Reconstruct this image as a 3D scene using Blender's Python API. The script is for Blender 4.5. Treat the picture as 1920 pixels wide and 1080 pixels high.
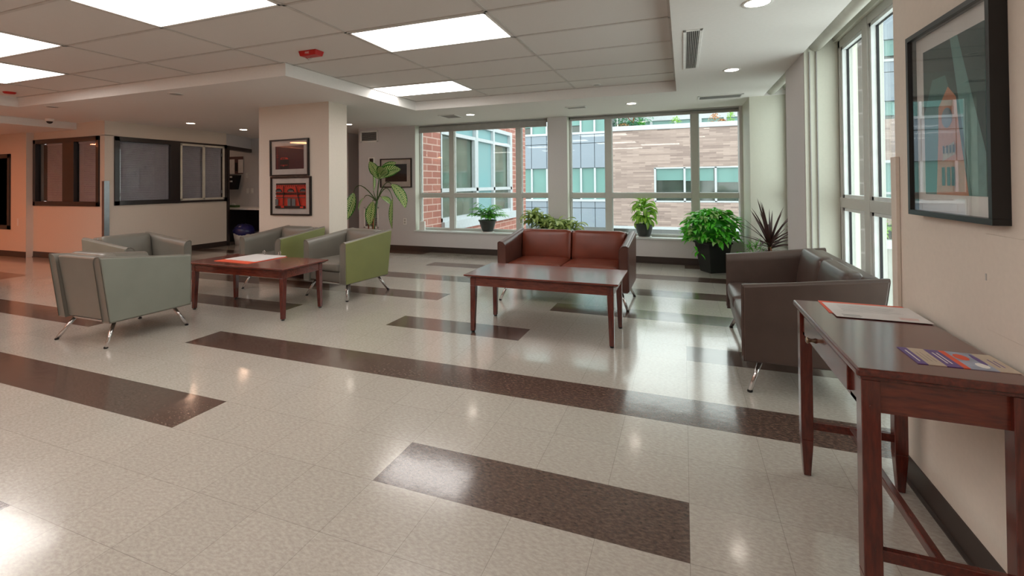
import bpy, bmesh, math, random
from mathutils import Vector, Matrix
random.seed(7)
PI = math.pi
for o in list(bpy.data.objects): bpy.data.objects.remove(o)
scn = bpy.context.scene
COL = scn.collection

# ------------------------------------------------------------------ camera
def make_camera():
    yaw, pitch, roll, f, cy, cx = -0.3661, 0.0114, -0.0086, 879.36, 334.3, 943.84
    fw = Vector((math.sin(yaw)*math.cos(pitch), math.cos(yaw)*math.cos(pitch), math.sin(pitch)))
    r = Vector((math.cos(yaw), -math.sin(yaw), 0)); u = r.cross(fw)
    r2 = r*math.cos(roll)+u*math.sin(roll); u2 = -r*math.sin(roll)+u*math.cos(roll)
    cd = bpy.data.cameras.new('camera'); co = bpy.data.objects.new('camera', cd); COL.objects.link(co)
    cd.sensor_fit = 'HORIZONTAL'; cd.sensor_width = 36; cd.lens = f/1920*36
    cd.shift_x = (960-cx)/1920; cd.shift_y = (cy-540)/1920
    cd.clip_start = .02; cd.clip_end = 300
    m = Matrix((( r2.x, u2.x, -fw.x, -0.0064), (r2.y, u2.y, -fw.y, -1.6254), (r2.z, u2.z, -fw.z, 1.2214), (0,0,0,1)))
    co.matrix_world = m
    scn.camera = co
make_camera()

# ------------------------------------------------------------------ sky, view
w = bpy.data.worlds.new('overcast_sky'); scn.world = w; w.use_nodes = True
nt = w.node_tree; bg = nt.nodes['Background']
tc = nt.nodes.new('ShaderNodeTexCoord'); sx = nt.nodes.new('ShaderNodeSeparateXYZ'); rp = nt.nodes.new('ShaderNodeValToRGB')
nt.links.new(tc.outputs['Generated'], sx.inputs[0]); nt.links.new(sx.outputs['Z'], rp.inputs[0])
rp.color_ramp.elements[0].color = (.97, .98, 1.0, 1); rp.color_ramp.elements[1].color = (.93, .97, 1.0, 1)
nt.links.new(rp.outputs[0], bg.inputs[0]); bg.inputs[1].default_value = 2.35
scn.view_settings.view_transform = 'Standard'; scn.view_settings.look = 'None'
scn.view_settings.exposure = 0.65; scn.view_settings.gamma = 1
PANEL_E = 5.0      # luminance of the ceiling panels
CAN_E = 13.0

# ------------------------------------------------------------------ materials
def lin(c): return c/12.92 if c <= .04045 else ((c+.055)/1.055)**2.4
def rgb(r, g, b): return (lin(r/255), lin(g/255), lin(b/255), 1)
class NT:
    def __init__(s, m): s.t = m.node_tree
    def n(s, ty, **kw):
        x = s.t.nodes.new(ty)
        for k, v in kw.items(): setattr(x, k, v)
        return x
    def l(s, a, b): s.t.links.new(a, b)
    def math(s, op, a, b=None):
        x = s.n('ShaderNodeMath', operation=op)
        for i, v in enumerate((a, b)):
            if v is None: continue
            if isinstance(v, (int, float)): x.inputs[i].default_value = v
            else: s.l(v, x.inputs[i])
        return x.outputs[0]
    def mix(s, fac, a, b):
        x = s.n('ShaderNodeMix', data_type='RGBA')
        for k, v in ((0, fac), (6, a), (7, b)):
            if isinstance(v, (int, float)): x.inputs[k].default_value = v
            elif isinstance(v, tuple): x.inputs[k].default_value = v
            else: s.l(v, x.inputs[k])
        return x.outputs[2]
    def noise(s, scale, detail=2, vec=None, rough=.5):
        x = s.n('ShaderNodeTexNoise'); x.inputs['Scale'].default_value = scale; x.inputs['Detail'].default_value = detail
        x.inputs['Roughness'].default_value = rough
        if vec is not None: s.l(vec, x.inputs['Vector'])
        return x.outputs['Fac']
    def ramp(s, fac, stops):
        x = s.n('ShaderNodeValToRGB'); s.l(fac, x.inputs[0]); e = x.color_ramp.elements
        e[0].position, e[0].color = stops[0][0], stops[0][1]; e[1].position, e[1].color = stops[-1][0], stops[-1][1]
        for p_, c_ in stops[1:-1]: q = e.new(p_); q.color = c_
        return x.outputs[0]
def mat(name, col, rough=.5, metal=0, noise=None, bump=None, coat=0, spec=None, sheen=0, trans=0):
    m = bpy.data.materials.new(name); m.use_nodes = True; t = NT(m); b = m.node_tree.nodes['Principled BSDF']
    b.inputs['Base Color'].default_value = col; b.inputs['Roughness'].default_value = rough; b.inputs['Metallic'].default_value = metal
    if coat: b.inputs['Coat Weight'].default_value = coat; b.inputs['Coat Roughness'].default_value = .08
    if spec is not None: b.inputs['Specular IOR Level'].default_value = spec
    co = t.n('ShaderNodeTexCoord').outputs['Object']
    sc, amt = noise or (12, .06)
    nf = t.noise(sc, 3, co)
    dk = tuple(c*(1-amt) for c in col[:3])+(1,); lt = tuple(min(1, c*(1+amt)) for c in col[:3])+(1,)
    t.l(t.ramp(nf, [(.3, dk), (.7, lt)]), b.inputs['Base Color'])
    if bump:
        bp = t.n('ShaderNodeBump'); bp.inputs['Strength'].default_value = bump[1]; bp.inputs['Distance'].default_value = .002
        t.l(t.noise(bump[0], 2, co), bp.inputs['Height']); t.l(bp.outputs[0], b.inputs['Normal'])
    return m
def emis(name, col, e):
    m = bpy.data.materials.new(name); m.use_nodes = True; b = m.node_tree.nodes['Principled BSDF']
    b.inputs['Base Color'].default_value = col; b.inputs['Emission Color'].default_value = col; b.inputs['Emission Strength'].default_value = e
    return m
def glass_mat(name, tint, ior=1.45, rough=0.0):
    m = bpy.data.materials.new(name); m.use_nodes = True; t = NT(m); t.t.nodes.remove(t.t.nodes['Principled BSDF'])
    out = t.t.nodes['Material Output']; tr = t.n('ShaderNodeBsdfTransparent'); tr.inputs[0].default_value = tint
    gl = t.n('ShaderNodeBsdfGlossy'); gl.inputs['Roughness'].default_value = rough
    ge = t.n('ShaderNodeNewGeometry'); dt = t.n('ShaderNodeVectorMath', operation='DOT_PRODUCT'); t.l(ge.outputs['Incoming'], dt.inputs[0]); t.l(ge.outputs['Normal'], dt.inputs[1])
    f0 = ((ior-1)/(ior+1))**2; fr = t.math('ADD', t.math('MULTIPLY', t.math('POWER', t.math('SUBTRACT', 1.0, t.math('ABSOLUTE', dt.outputs['Value'])), 5.0), 1-f0), f0)
    mx = t.n('ShaderNodeMixShader')
    t.l(fr, mx.inputs[0]); t.l(tr.outputs[0], mx.inputs[1]); t.l(gl.outputs[0], mx.inputs[2]); t.l(mx.outputs[0], out.inputs[0])
    return m
T = .3048
def tile_mat(name, base, fleck, dark, rough, amt):
    m = bpy.data.materials.new(name); m.use_nodes = True; t = NT(m); b = m.node_tree.nodes['Principled BSDF']
    co = t.n('ShaderNodeTexCoord').outputs['Object']
    sp = t.n('ShaderNodeSeparateXYZ'); t.l(co, sp.inputs[0])
    X = t.math('DIVIDE', sp.outputs[0], T); Y = t.math('DIVIDE', sp.outputs[1], T)
    cb = t.n('ShaderNodeCombineXYZ'); t.l(t.math('FLOOR', X), cb.inputs[0]); t.l(t.math('FLOOR', Y), cb.inputs[1])
    wn = t.n('ShaderNodeTexWhiteNoise', noise_dimensions='2D'); t.l(cb.outputs[0], wn.inputs['Vector'])
    # flecks stretched along the roll direction
    mp = t.n('ShaderNodeMapping'); mp.inputs['Scale'].default_value = (1, 2.2, 1); mp.inputs['Rotation'].default_value = (0, 0, .9); t.l(co, mp.inputs[0])
    n1 = t.noise(48, 3, mp.outputs[0], .6); n2 = t.noise(170, 1, mp.outputs[0])
    n3 = t.noise(2.2, 2, co)
    c = t.ramp(n1, [(.36, base), (.66, fleck)])
    c = t.mix(t.math('MULTIPLY', t.math('GREATER_THAN', n2, .68), .45), c, fleck)
    c = t.mix(t.math('MULTIPLY', t.math('LESS_THAN', n2, .33), .30), c, dark)
    v = t.n('ShaderNodeHueSaturation'); t.l(c, v.inputs['Color'])
    t.l(t.math('ADD', t.math('MULTIPLY', wn.outputs['Value'], amt), 1-amt/2), v.inputs['Value'])
    # joints
    def edge(a):
        fr = t.math('FRACT', a); d = t.math('MINIMUM', fr, t.math('SUBTRACT', 1.0, fr)); return t.math('LESS_THAN', d, .003)
    e = t.math('MAXIMUM', edge(X), edge(Y))
    t.l(t.mix(t.math('MULTIPLY', e, .42), v.outputs[0], rgb(70, 62, 56)), b.inputs['Base Color'])
    t.l(t.math('ADD', t.math('MULTIPLY', n3, .10), rough-.05), b.inputs['Roughness'])
    b.inputs['Specular IOR Level'].default_value = .5
    b.inputs['Coat Weight'].default_value = .6; b.inputs['Coat Roughness'].default_value = .10
    bp = t.n('ShaderNodeBump'); bp.inputs['Strength'].default_value = .12; bp.inputs['Distance'].default_value = .004
    t.l(t.noise(9, 3, co), bp.inputs['Height']); t.l(bp.outputs[0], b.inputs['Normal']); t.l(bp.outputs[0], b.inputs['Coat Normal'])
    return m
def wood_mat(name, a, b_, rough=.28, axis=(1, 8, 8), coat=.4):
    m = bpy.data.materials.new(name); m.use_nodes = True; t = NT(m); b = m.node_tree.nodes['Principled BSDF']
    co = t.n('ShaderNodeTexCoord').outputs['Object']; mp = t.n('ShaderNodeMapping'); mp.inputs['Scale'].default_value = axis; t.l(co, mp.inputs[0])
    n1 = t.noise(9, 5, mp.outputs[0], .65)
    t.l(t.ramp(n1, [(.3, a), (.7, b_)]), b.inputs['Base Color'])
    b.inputs['Roughness'].default_value = rough; b.inputs['Coat Weight'].default_value = coat; b.inputs['Coat Roughness'].default_value = .12
    bp = t.n('ShaderNodeBump'); bp.inputs['Strength'].default_value = .05; bp.inputs['Distance'].default_value = .002; t.l(n1, bp.inputs['Height']); t.l(bp.outputs[0], b.inputs['Normal'])
    return m
def brick_mat(name, c1, c2, mortar, bw, bh, axis, ms=.012, rough=.85, offset=.5):
    m = bpy.data.materials.new(name); m.use_nodes = True; t = NT(m); b = m.node_tree.nodes['Principled BSDF']
    co = t.n('ShaderNodeTexCoord').outputs['Object']; sp = t.n('ShaderNodeSeparateXYZ'); t.l(co, sp.inputs[0])
    cb = t.n('ShaderNodeCombineXYZ'); t.l(sp.outputs[axis], cb.inputs[0]); t.l(sp.outputs[2], cb.inputs[1])
    br = t.n('ShaderNodeTexBrick'); t.l(cb.outputs[0], br.inputs['Vector']); br.inputs['Color1'].default_value = c1; br.inputs['Color2'].default_value = c2
    br.inputs['Mortar'].default_value = mortar; br.inputs['Scale'].default_value = 1; br.inputs['Brick Width'].default_value = bw; br.inputs['Row Height'].default_value = bh
    br.inputs['Mortar Size'].default_value = ms; br.inputs['Bias'].default_value = 0; br.offset = offset
    n = t.noise(3, 3, co)
    t.l(t.mix(t.math('MULTIPLY', n, .25), br.outputs['Color'], c2), b.inputs['Base Color']); b.inputs['Roughness'].default_value = rough
    return m
def leaf_mat(name, edge, mid, stripe=0, trans=.0, rough=.38):
    m = bpy.data.materials.new(name); m.use_nodes = True; t = NT(m); b = m.node_tree.nodes['Principled BSDF']
    uv = t.n('ShaderNodeTexCoord').outputs['UV']; sp = t.n('ShaderNodeSeparateXYZ'); t.l(uv, sp.inputs[0])
    u, v = sp.outputs[0], sp.outputs[1]
    av = t.math('ABSOLUTE', t.math('SUBTRACT', v, .5))           # 0 midrib .. .5 edge
    c = t.ramp(av, [(.05, mid), (.34, mid), (.46, edge)]) if not stripe else None
    if stripe:
        ph = t.math('SUBTRACT', t.math('MULTIPLY', u, stripe), t.math('MULTIPLY', av, stripe*.55))
        fr = t.math('FRACT', ph); band = t.math('GREATER_THAN', fr, .48)
        inside = t.math('MULTIPLY', t.math('LESS_THAN', av, .41), t.math('GREATER_THAN', av, .025))
        c = t.mix(t.math('MULTIPLY', band, inside), edge, mid)
    nz = t.noise(14, 3, t.n('ShaderNodeTexCoord').outputs['Object'])
    h = t.n('ShaderNodeHueSaturation'); t.l(c, h.inputs['Color']); t.l(t.math('ADD', t.math('MULTIPLY', nz, .7), .65), h.inputs['Value'])
    t.l(h.outputs[0], b.inputs['Base Color']); b.inputs['Roughness'].default_value = rough
    b.inputs['Subsurface Weight'].default_value = 0
    if trans:
        tl = t.n('ShaderNodeBsdfTranslucent'); t.l(h.outputs[0], tl.inputs[0]); mx = t.n('ShaderNodeMixShader'); mx.inputs[0].default_value = trans
        out = t.t.nodes['Material Output']; t.l(b.outputs[0], mx.inputs[1]); t.l(tl.outputs[0], mx.inputs[2]); t.l(mx.outputs[0], out.inputs[0])
    return m

M = {}
M['tile_light'] = tile_mat('tile_light', rgb(170,162,152), rgb(188,181,171), rgb(152,143,132), .20, .05)
M['tile_dark'] = tile_mat('tile_dark', rgb(68,50,43), rgb(108,88,78), rgb(48,35,31), .20, .08)
M['paint'] = mat('paint_cream', rgb(222,211,198), .6, noise=(60,.02), bump=(180,.06))
M['paint_grey'] = mat('paint_grey', rgb(212,208,208), .6, noise=(60,.02), bump=(180,.06))
M['paint_white'] = mat('paint_jamb', rgb(212,212,198), .5, noise=(60,.015))
M['ceiling'] = mat('ceiling_gypsum', rgb(232,229,225), .75, noise=(40,.015))
M['acoustic'] = mat('acoustic_tile', rgb(218,213,208), .9, noise=(260,.04), bump=(300,.15))
M['gridbar'] = mat('grid_bar', rgb(196,190,184), .5)
M['base'] = mat('vinyl_base', rgb(58,47,42), .35)
M['wframe'] = mat('window_alu', rgb(196,196,190), .35, noise=(30,.02))
M['wframe_out'] = mat('window_white', rgb(225,232,232), .35)
M['seal'] = mat('rubber_seal', rgb(18,20,26), .5)
M['glass'] = glass_mat('window_glass', (.93,.975,.945,1))
M['glass_clear'] = glass_mat('picture_glass', (.96,.96,.96,1), 1.5)
M['glass_office'] = glass_mat('office_glass', (.88,.88,.90,1), 1.55)
M['darkwood'] = wood_mat('dark_trim', rgb(24,16,15), rgb(38,27,24), .4)
M['cherry'] = wood_mat('cherry_wood_top', rgb(78,28,19), rgb(122,50,34), .25, (1.2,9,9), .5)
M['cherry_y'] = wood_mat('cherry_y_wood', rgb(66,22,16), rgb(104,38,27), .25, (9, 1.2, 9), .5)
M['cherry_z'] = wood_mat('cherry_z_wood', rgb(66,22,16), rgb(104,38,27), .25, (9, 9, 1.2), .5)
M['vinyl_grey'] = mat('vinyl_taupe_grey', rgb(118,113,104), .36, noise=(5,.05), bump=(240,.10), spec=.5)
M['vinyl_green'] = mat('vinyl_moss_green', rgb(124,126,76), .42, noise=(5,.05), bump=(240,.10), spec=.5)
M['vinyl_green_sheen'] = mat('vinyl_moss_sheen', rgb(126,127,116), .40, noise=(5,.05), bump=(240,.10), spec=.5)  # moss green vinyl greyed, window sheen put into the colour
M['leather_red'] = mat('leather_chestnut', rgb(112,51,34), .33, noise=(7,.12), bump=(160,.16)); M['leather_red_reflection'] = mat('leather_red_reflection', rgb(84,50,42), .33, noise=(7,.12), bump=(160,.16))  # second is chestnut leather darkened, arm reflections put into its colour
M['leather_dark'] = mat('leather_espresso', rgb(80,64,58), .34, noise=(7,.10), bump=(160,.16))
M['chrome'] = mat('chrome', rgb(205,200,198), .16, 1.0)
M['black'] = mat('black_plastic', rgb(22,21,22), .4)
M['foot'] = mat('rubber_foot', rgb(26,24,24), .6)
M['frame_black'] = mat('frame_black', rgb(20,18,18), .32, noise=(20,.1))
M['matboard'] = mat('mat_board', rgb(205,198,192), .8)
M['paper'] = mat('paper', rgb(222,218,216), .7)
M['orange'] = mat('orange_card', rgb(226,92,62), .6)
M['red'] = mat('alarm_red', rgb(190,28,26), .35)
M['steel'] = mat('stainless', rgb(150,152,155), .28, 1.0)
M['brass'] = mat('antique_nickel', rgb(150,132,112), .3, 1.0)
M['slat'] = mat('blind_slat', rgb(205,207,212), .5)
M['shade'] = mat('roller_fabric', rgb(172,170,167), .8)
M['shade_white'] = mat('roller_white', rgb(205,203,192), .55)
M['white'] = mat('white_plastic', rgb(238,236,232), .4)
M['grille'] = mat('grille_grey', rgb(185,182,178), .4)
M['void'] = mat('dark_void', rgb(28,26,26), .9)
M['door_brown'] = wood_mat('door_brown', rgb(66,44,36), rgb(88,60,48), .4, (6,6,1))
M['pot'] = mat('pot_charcoal', rgb(62,66,64), .45)
M['pot_black'] = mat('planter_black', rgb(20,22,21), .45, noise=(4,.2))
M['soil'] = mat('soil', rgb(52,40,32), .95, noise=(60,.4))
M['blue_bag'] = mat('blue_bin_bag', rgb(36,36,92), .22, bump=(20,.8))
M['stone'] = mat('concrete', rgb(151,151,144), .8, noise=(8,.08))
M['ground'] = mat('courtyard_paving', rgb(119,119,115), .9)
M['bark'] = mat('palm_stem', rgb(150,92,66), .8, noise=(30,.35))
M['stemgreen'] = mat('stem_green', rgb(66,92,44), .5)
M['panel_light'] = emis('panel_diffuser', (1,.955,.915,1), PANEL_E)
M['can_light'] = emis('can_diffuser', (1,.88,.76,1), CAN_E); M['can_warm_white'] = emis('can_warm_white', (1,.64,.44,1), 32.0)
M['can_orange'] = emis('can_warm', (1,.25,.09,1), 105.0); M['glow_orange'] = emis('glow_warm_added', (1,.33,.14,1), 25.0)  # second one is the added glow for the left soffit
M['brick_red'] = brick_mat('red_brick', rgb(160,106,94), rgb(146,92,82), rgb(190,162,152), .42, .135, 1)
M['brick_beige'] = brick_mat('beige_brick', rgb(176,156,148), rgb(134,116,111), rgb(150,132,124), .62, .085, 0, .006)
M['brick_grey'] = brick_mat('grey_brick', rgb(101,91,89), rgb(89,81,79), rgb(136,127,126), .9, .2, 0, .008)
M['ext_cream'] = mat('exterior_cream', rgb(150,154,136), .7)
M['panel_blue'] = mat('metal_panel', rgb(128,139,152), .4, noise=(.4,.04))
M['cyan_panel'] = mat('spandrel_glass', rgb(119,159,164), .15, noise=(.5,.05))
M['teal_blind'] = mat('teal_blind', rgb(102,142,138), .3, noise=(.7,.10))
M['dark_glass'] = mat('dark_glass', rgb(54,65,60), .06, noise=(1.2,.35), spec=.9)
M['green_glass'] = mat('green_glass', rgb(84,98,88), .05, noise=(1.5,.3), spec=.9)
M['ext_white'] = mat('exterior_white', rgb(180,186,191), .5)
M['lf_green'] = leaf_mat('leaf_bright', rgb(52,168,34), rgb(104,208,60), 0, .3)
M['lf_light'] = leaf_mat('leaf_pale', rgb(80,165,60), rgb(176,210,130), 0, .3)
M['lf_palm'] = leaf_mat('leaf_palm', rgb(58,152,38), rgb(104,190,60), 0, .3)
M['lf_dief'] = leaf_mat('leaf_striped', rgb(44,116,28), rgb(216,226,160), 11, .2)
M['lf_agl'] = leaf_mat('leaf_silver', rgb(86,130,48), rgb(188,205,130), 0, .3)
M['lf_dumb'] = leaf_mat('leaf_lime', rgb(74,150,34), rgb(170,214,90), 0, .35)
M['lf_red'] = leaf_mat('leaf_burgundy', rgb(92,44,40), rgb(66,48,46), 0, .15)
M['lf_tree'] = leaf_mat('leaf_tree', rgb(70,140,100), rgb(100,170,124), 0, .3)
M['flower'] = mat('flower_red', rgb(210,60,60), .6)
M['lf_orange'] = mat('leaf_orange', rgb(206,150,96), .6)

# ------------------------------------------------------------------ mesh helpers
def thing(name, label, cat, loc=(0,0,0), rz=0, group=None):
    o = bpy.data.objects.new(name, None); COL.objects.link(o); o.location = loc; o.rotation_euler = (0,0,rz); o.empty_display_size = .1
    o['label'] = label; o['category'] = cat
    if group: o['group'] = group
    return o
def tag(o, label, cat, group=None, kind=None):
    o['label'] = label; o['category'] = cat
    if group: o['group'] = group
    if kind: o['kind'] = kind
    return o
class MB:
    def __init__(s, off=(0,0,0)): s.bm = bmesh.new(); s.off = Vector(off); s.uv = None; s.mats = []
    def mi(s, m):
        if m is None: return 0
        if m not in s.mats: s.mats.append(m)
        return s.mats.index(m)
    def face(s, vs, m=None):
        b = [s.bm.verts.new(Vector(v)-s.off) for v in vs]; f = s.bm.faces.new(b); f.material_index = s.mi(m); return f
    def box(s, a, b, m=None, rot=None, piv=None):
        x0,y0,z0 = (min(a[i],b[i]) for i in range(3)); x1,y1,z1 = (max(a[i],b[i]) for i in range(3))
        c = [(x0,y0,z0),(x1,y0,z0),(x1,y1,z0),(x0,y1,z0),(x0,y0,z1),(x1,y0,z1),(x1,y1,z1),(x0,y1,z1)]
        if rot is not None:
            p = Vector(piv) if piv is not None else Vector(((x0+x1)/2,(y0+y1)/2,(z0+z1)/2)); c = [rot@(Vector(v)-p)+p for v in c]
        v = [s.bm.verts.new(Vector(q)-s.off) for q in c]; k = s.mi(m)
        for i in ((0,3,2,1),(4,5,6,7),(0,1,5,4),(1,2,6,5),(2,3,7,6),(3,0,4,7)): s.bm.faces.new([v[j] for j in i]).material_index = k
    def hexa(s, lo, hi, m=None):      # lo, hi: 4 points each, counter-clockwise from above
        v = [s.bm.verts.new(Vector(q)-s.off) for q in list(lo)+list(hi)]; k = s.mi(m)
        for i in ((0,3,2,1),(4,5,6,7),(0,1,5,4),(1,2,6,5),(2,3,7,6),(3,0,4,7)): s.bm.faces.new([v[j] for j in i]).material_index = k
    def prism(s, poly, axis, a, b, m=None):   # poly in the two other axes
        def P(u, v, t): return {0:(t,u,v), 1:(u,t,v), 2:(u,v,t)}[axis]
        A = [s.bm.verts.new(Vector(P(u,v,a))-s.off) for u, v in poly]; B = [s.bm.verts.new(Vector(P(u,v,b))-s.off) for u, v in poly]
        k = s.mi(m); n = len(poly)
        s.bm.faces.new(A).material_index = k; s.bm.faces.new(B[::-1]).material_index = k
        for i in range(n): s.bm.faces.new([A[i], B[i], B[(i+1)%n], A[(i+1)%n]]).material_index = k
    def ring(s, c, r, ax, n):
        ax = Vector(ax).normalized(); u = ax.cross(Vector((0,0,1)) if abs(ax.z) < .9 else Vector((1,0,0))).normalized(); v = ax.cross(u)
        return [s.bm.verts.new(Vector(c)+u*(r*math.cos(2*PI*i/n))+v*(r*math.sin(2*PI*i/n))-s.off) for i in range(n)]
    def tube(s, pts, r, n=10, m=None, caps=True):
        rs = r if isinstance(r, (list, tuple)) else [r]*len(pts); k = s.mi(m); rings = []
        pts = [Vector(p) for p in pts]
        for i, p in enumerate(pts):
            a = pts[min(i+1, len(pts)-1)]-pts[max(i-1, 0)]; rings.append(s.ring(p, rs[i], a, n))
        for A, B in zip(rings, rings[1:]):
            # align rings
            j0 = min(range(n), key=lambda j: (B[j].co-A[0].co).length)
            for i in range(n):
                f = s.bm.faces.new([A[i], A[(i+1)%n], B[(i+1+j0)%n], B[(i+j0)%n]]); f.material_index = k; f.smooth = True
        if caps:
            s.bm.faces.new(rings[0]).material_index = k; s.bm.faces.new(rings[-1][::-1]).material_index = k
    def lathe(s, c, prof, n=24, m=None):
        k = s.mi(m); R = []
        for r, z in prof:
            R.append([s.bm.verts.new(Vector((c[0]+r*math.cos(2*PI*i/n), c[1]+r*math.sin(2*PI*i/n), c[2]+z))-s.off) for i in range(n)])
        for A, B in zip(R, R[1:]):
            for i in range(n):
                f = s.bm.faces.new([A[i], A[(i+1)%n], B[(i+1)%n], B[i]]); f.material_index = k; f.smooth = True
    def blob(s, c, r, m=None, seg=12, jit=0):
        k = s.mi(m); res = bmesh.ops.create_uvsphere(s.bm, u_segments=seg, v_segments=seg//2+2, radius=1)
        for v in res['verts']:
            j = 1+random.uniform(-jit, jit); v.co = Vector((c[0]+v.co.x*r[0]*j, c[1]+v.co.y*r[1]*j, c[2]+v.co.z*r[2]*j))-s.off
            for f in v.link_faces: f.material_index = k; f.smooth = True
    def leaf(s, base, yaw, pitch, L, W, droop=.8, fold=.25, roll=0, shape='ovate', m=None, nl=6):
        if s.uv is None: s.uv = s.bm.loops.layers.uv.new('UVMap')
        k = s.mi(m); p = Vector(base); pt = pitch; rows = []
        sd0 = Vector((-math.sin(yaw), math.cos(yaw), 0))
        for i in range(nl+1):
            u = i/nl; tg = Vector((math.cos(yaw)*math.cos(pt), math.sin(yaw)*math.cos(pt), math.sin(pt)))
            nr = sd0.cross(tg)*-1; nr = -nr if nr.z < 0 and abs(pt) < PI/2 else nr
            sd = sd0*math.cos(roll)+nr*math.sin(roll); n2 = nr*math.cos(roll)-sd0*math.sin(roll)
            if shape == 'ovate': wd = math.sin(PI*min(1, u*.93+.05))**.8
            elif shape == 'lance': wd = (min(1, u*4+.35))*(1-u)**.7 if u < 1 else 0
            else: wd = (1-u)**.75*(1 if u > .12 else .75)       # heart
            w_ = W/2*max(wd, .015)
            if shape == 'heart' and i == 0:
                row = [p+sd*(v*w_)-tg*(abs(v)*L*.18)+n2*(abs(v)*w_*fold) for v in (-1,-.5,0,.5,1)]
            else: row = [p+sd*(v*w_)+n2*(abs(v)*w_*fold) for v in (-1,-.5,0,.5,1)]
            rows.append([(s.bm.verts.new(q-s.off), u, .5+.5*v) for q, v in zip(row, (-1,-.5,0,.5,1))])
            p = p+tg*(L/nl); pt -= droop/nl
        for A, B in zip(rows, rows[1:]):
            for j in range(4):
                q = [A[j], A[j+1], B[j+1], B[j]]
                f = s.bm.faces.new([x[0] for x in q]); f.material_index = k; f.smooth = True
                for lp, x in zip(f.loops, q): lp[s.uv].uv = (x[1], x[2])
        return p
    def build(s, name, mats=None, parent=None, bevel=0, seg=2, loc=None, smooth=False, keep=False):
        me = bpy.data.meshes.new(name)
        if not keep: bmesh.ops.recalc_face_normals(s.bm, faces=s.bm.faces)
        s.bm.to_mesh(me); s.bm.free()
        ml = s.mats if s.mats else ([mats] if isinstance(mats, str) else mats)
        for m in ml: me.materials.append(M[m])
        o = bpy.data.objects.new(name, me); COL.objects.link(o)
        if parent is not None: o.parent = parent
        o.location = loc if loc is not None else (s.off if parent is None else (0,0,0))
        if smooth or bevel:
            for p in me.polygons: p.use_smooth = True
        if bevel:
            b = o.modifiers.new('bevel', 'BEVEL'); b.width = bevel; b.segments = seg; b.limit_method = 'ANGLE'; b.angle_limit = .6; b.harden_normals = True
        return o
def struct(mb, name, mats=None, parent=None, bevel=0):
    o = mb.build(name, mats, parent, bevel)
    if parent is None: o['kind'] = 'structure'
    return o
def boxes(lst, off=(0,0,0)):
    mb = MB(off)
    for x in lst: mb.box(*x)
    return mb
def copy_tree(o, parent=None):
    c = o.copy(); COL.objects.link(c)
    if parent is not None: c.parent = parent
    for ch in [x for x in o.children]:
        copy_tree(ch, c)
    return c

# ================================================================== SETTING
# floor of 12 inch vinyl tiles with dark inlaid strips
dark = {(-3):[(-30,-8)], 0:[(-16,-8),(-4,0)], 3:[(-30,-16),(-12,6)], 6:[(-45,-28),(-20,-12),(-8,-4),(0,6)], 9:[(-22,-8),(-4,6)],
        12:[(-40,6)], 15:[(-30,-16),(-12,-8),(-4,6)], 18:[(-45,-34),(-26,-14),(0,6)]}
mb = MB(); 
for i in range(-50, 5):
    for j in range(-20, 25):
        x0, x1, y0, y1 = i*T, (i+1)*T, j*T, (j+1)*T
        x1 = min(x1, 1.25)
        dk = any(a <= i < b for a, b in dark.get(j, []))
        mb.face([(x0,y0,0),(x1,y0,0),(x1,y1,0),(x0,y1,0)], 'tile_dark' if dk else 'tile_light')
struct(mb, 'floor')
struct(boxes([((-15.3,-6.2,-.3),(1.3,7.7,-.01))]), 'trim_1', 'stone')

# ceilings: lower gypsum soffit around a raised tray
H, HT = 2.30, 2.43
struct(boxes([((-.07,-6.1,H),(.948,5.8,HT+.02)), ((-15.1,4.30,H),(-.07,5.83,HT+.02)), ((-15.1,5.83,H),(-5.75,7.2,HT+.02)), ((-15.1,1.90,H),(-3.64,4.30,HT+.02)),
              ((-15.1,-6.1,H),(-8.3,1.90,HT+.02)), ((-8.3,-6.1,H),(-.07,-4.5,HT+.02)), ((.948,5.03,H),(1.2,5.8,HT)),
              ((-15.1,-6.1,2.19),(-9.5,3.15,H+.01))]), 'ceiling', 'ceiling')
ceil_t = MB()
gx = [-.07, -1.28, -2.485, -3.69, -4.895, -6.10, -7.305, -8.3]; gy = [1.382+.6165*k for k in range(-10, 6)]
ceil_t.box((-8.32,-4.52,HT),(-.05,4.32,HT+.02))
ct = struct(ceil_t, 'trim_2', 'acoustic')
gb = MB()
for x in gx[1:-1]: gb.box((x-.012,-4.5,HT-.006),(x+.012,4.30,HT+.005))
for y in gy: gb.box((-8.3,y-.012,HT-.006),(-.07,y+.012,HT+.005))
for a, b in (((-8.3,-4.5),(-.07,-4.475)), ((-3.64,4.275),(-.07,4.30)), ((-.095,-4.5),(-.07,4.3)), ((-8.3,1.9-.02),(-3.64,1.9)), ((-3.64,1.9),(-3.62,4.3))):
    gb.box((a[0],a[1],HT-.006),(b[0],b[1],HT+.005))
gb.build('grid_bars', 'gridbar', ct)
struct(boxes([((-15.4,-6.4,2.62),(1.32,6.05,2.8)), ((-15.4,6.05,2.46),(-5.72,7.3,2.8)), ((.948,-6.1,2.42),(1.25,5.05,2.5))]), 'sky_block_and_pocket', 'ceiling')  # unseen roof slabs added to block the sky; last box closes shade pocket

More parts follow.
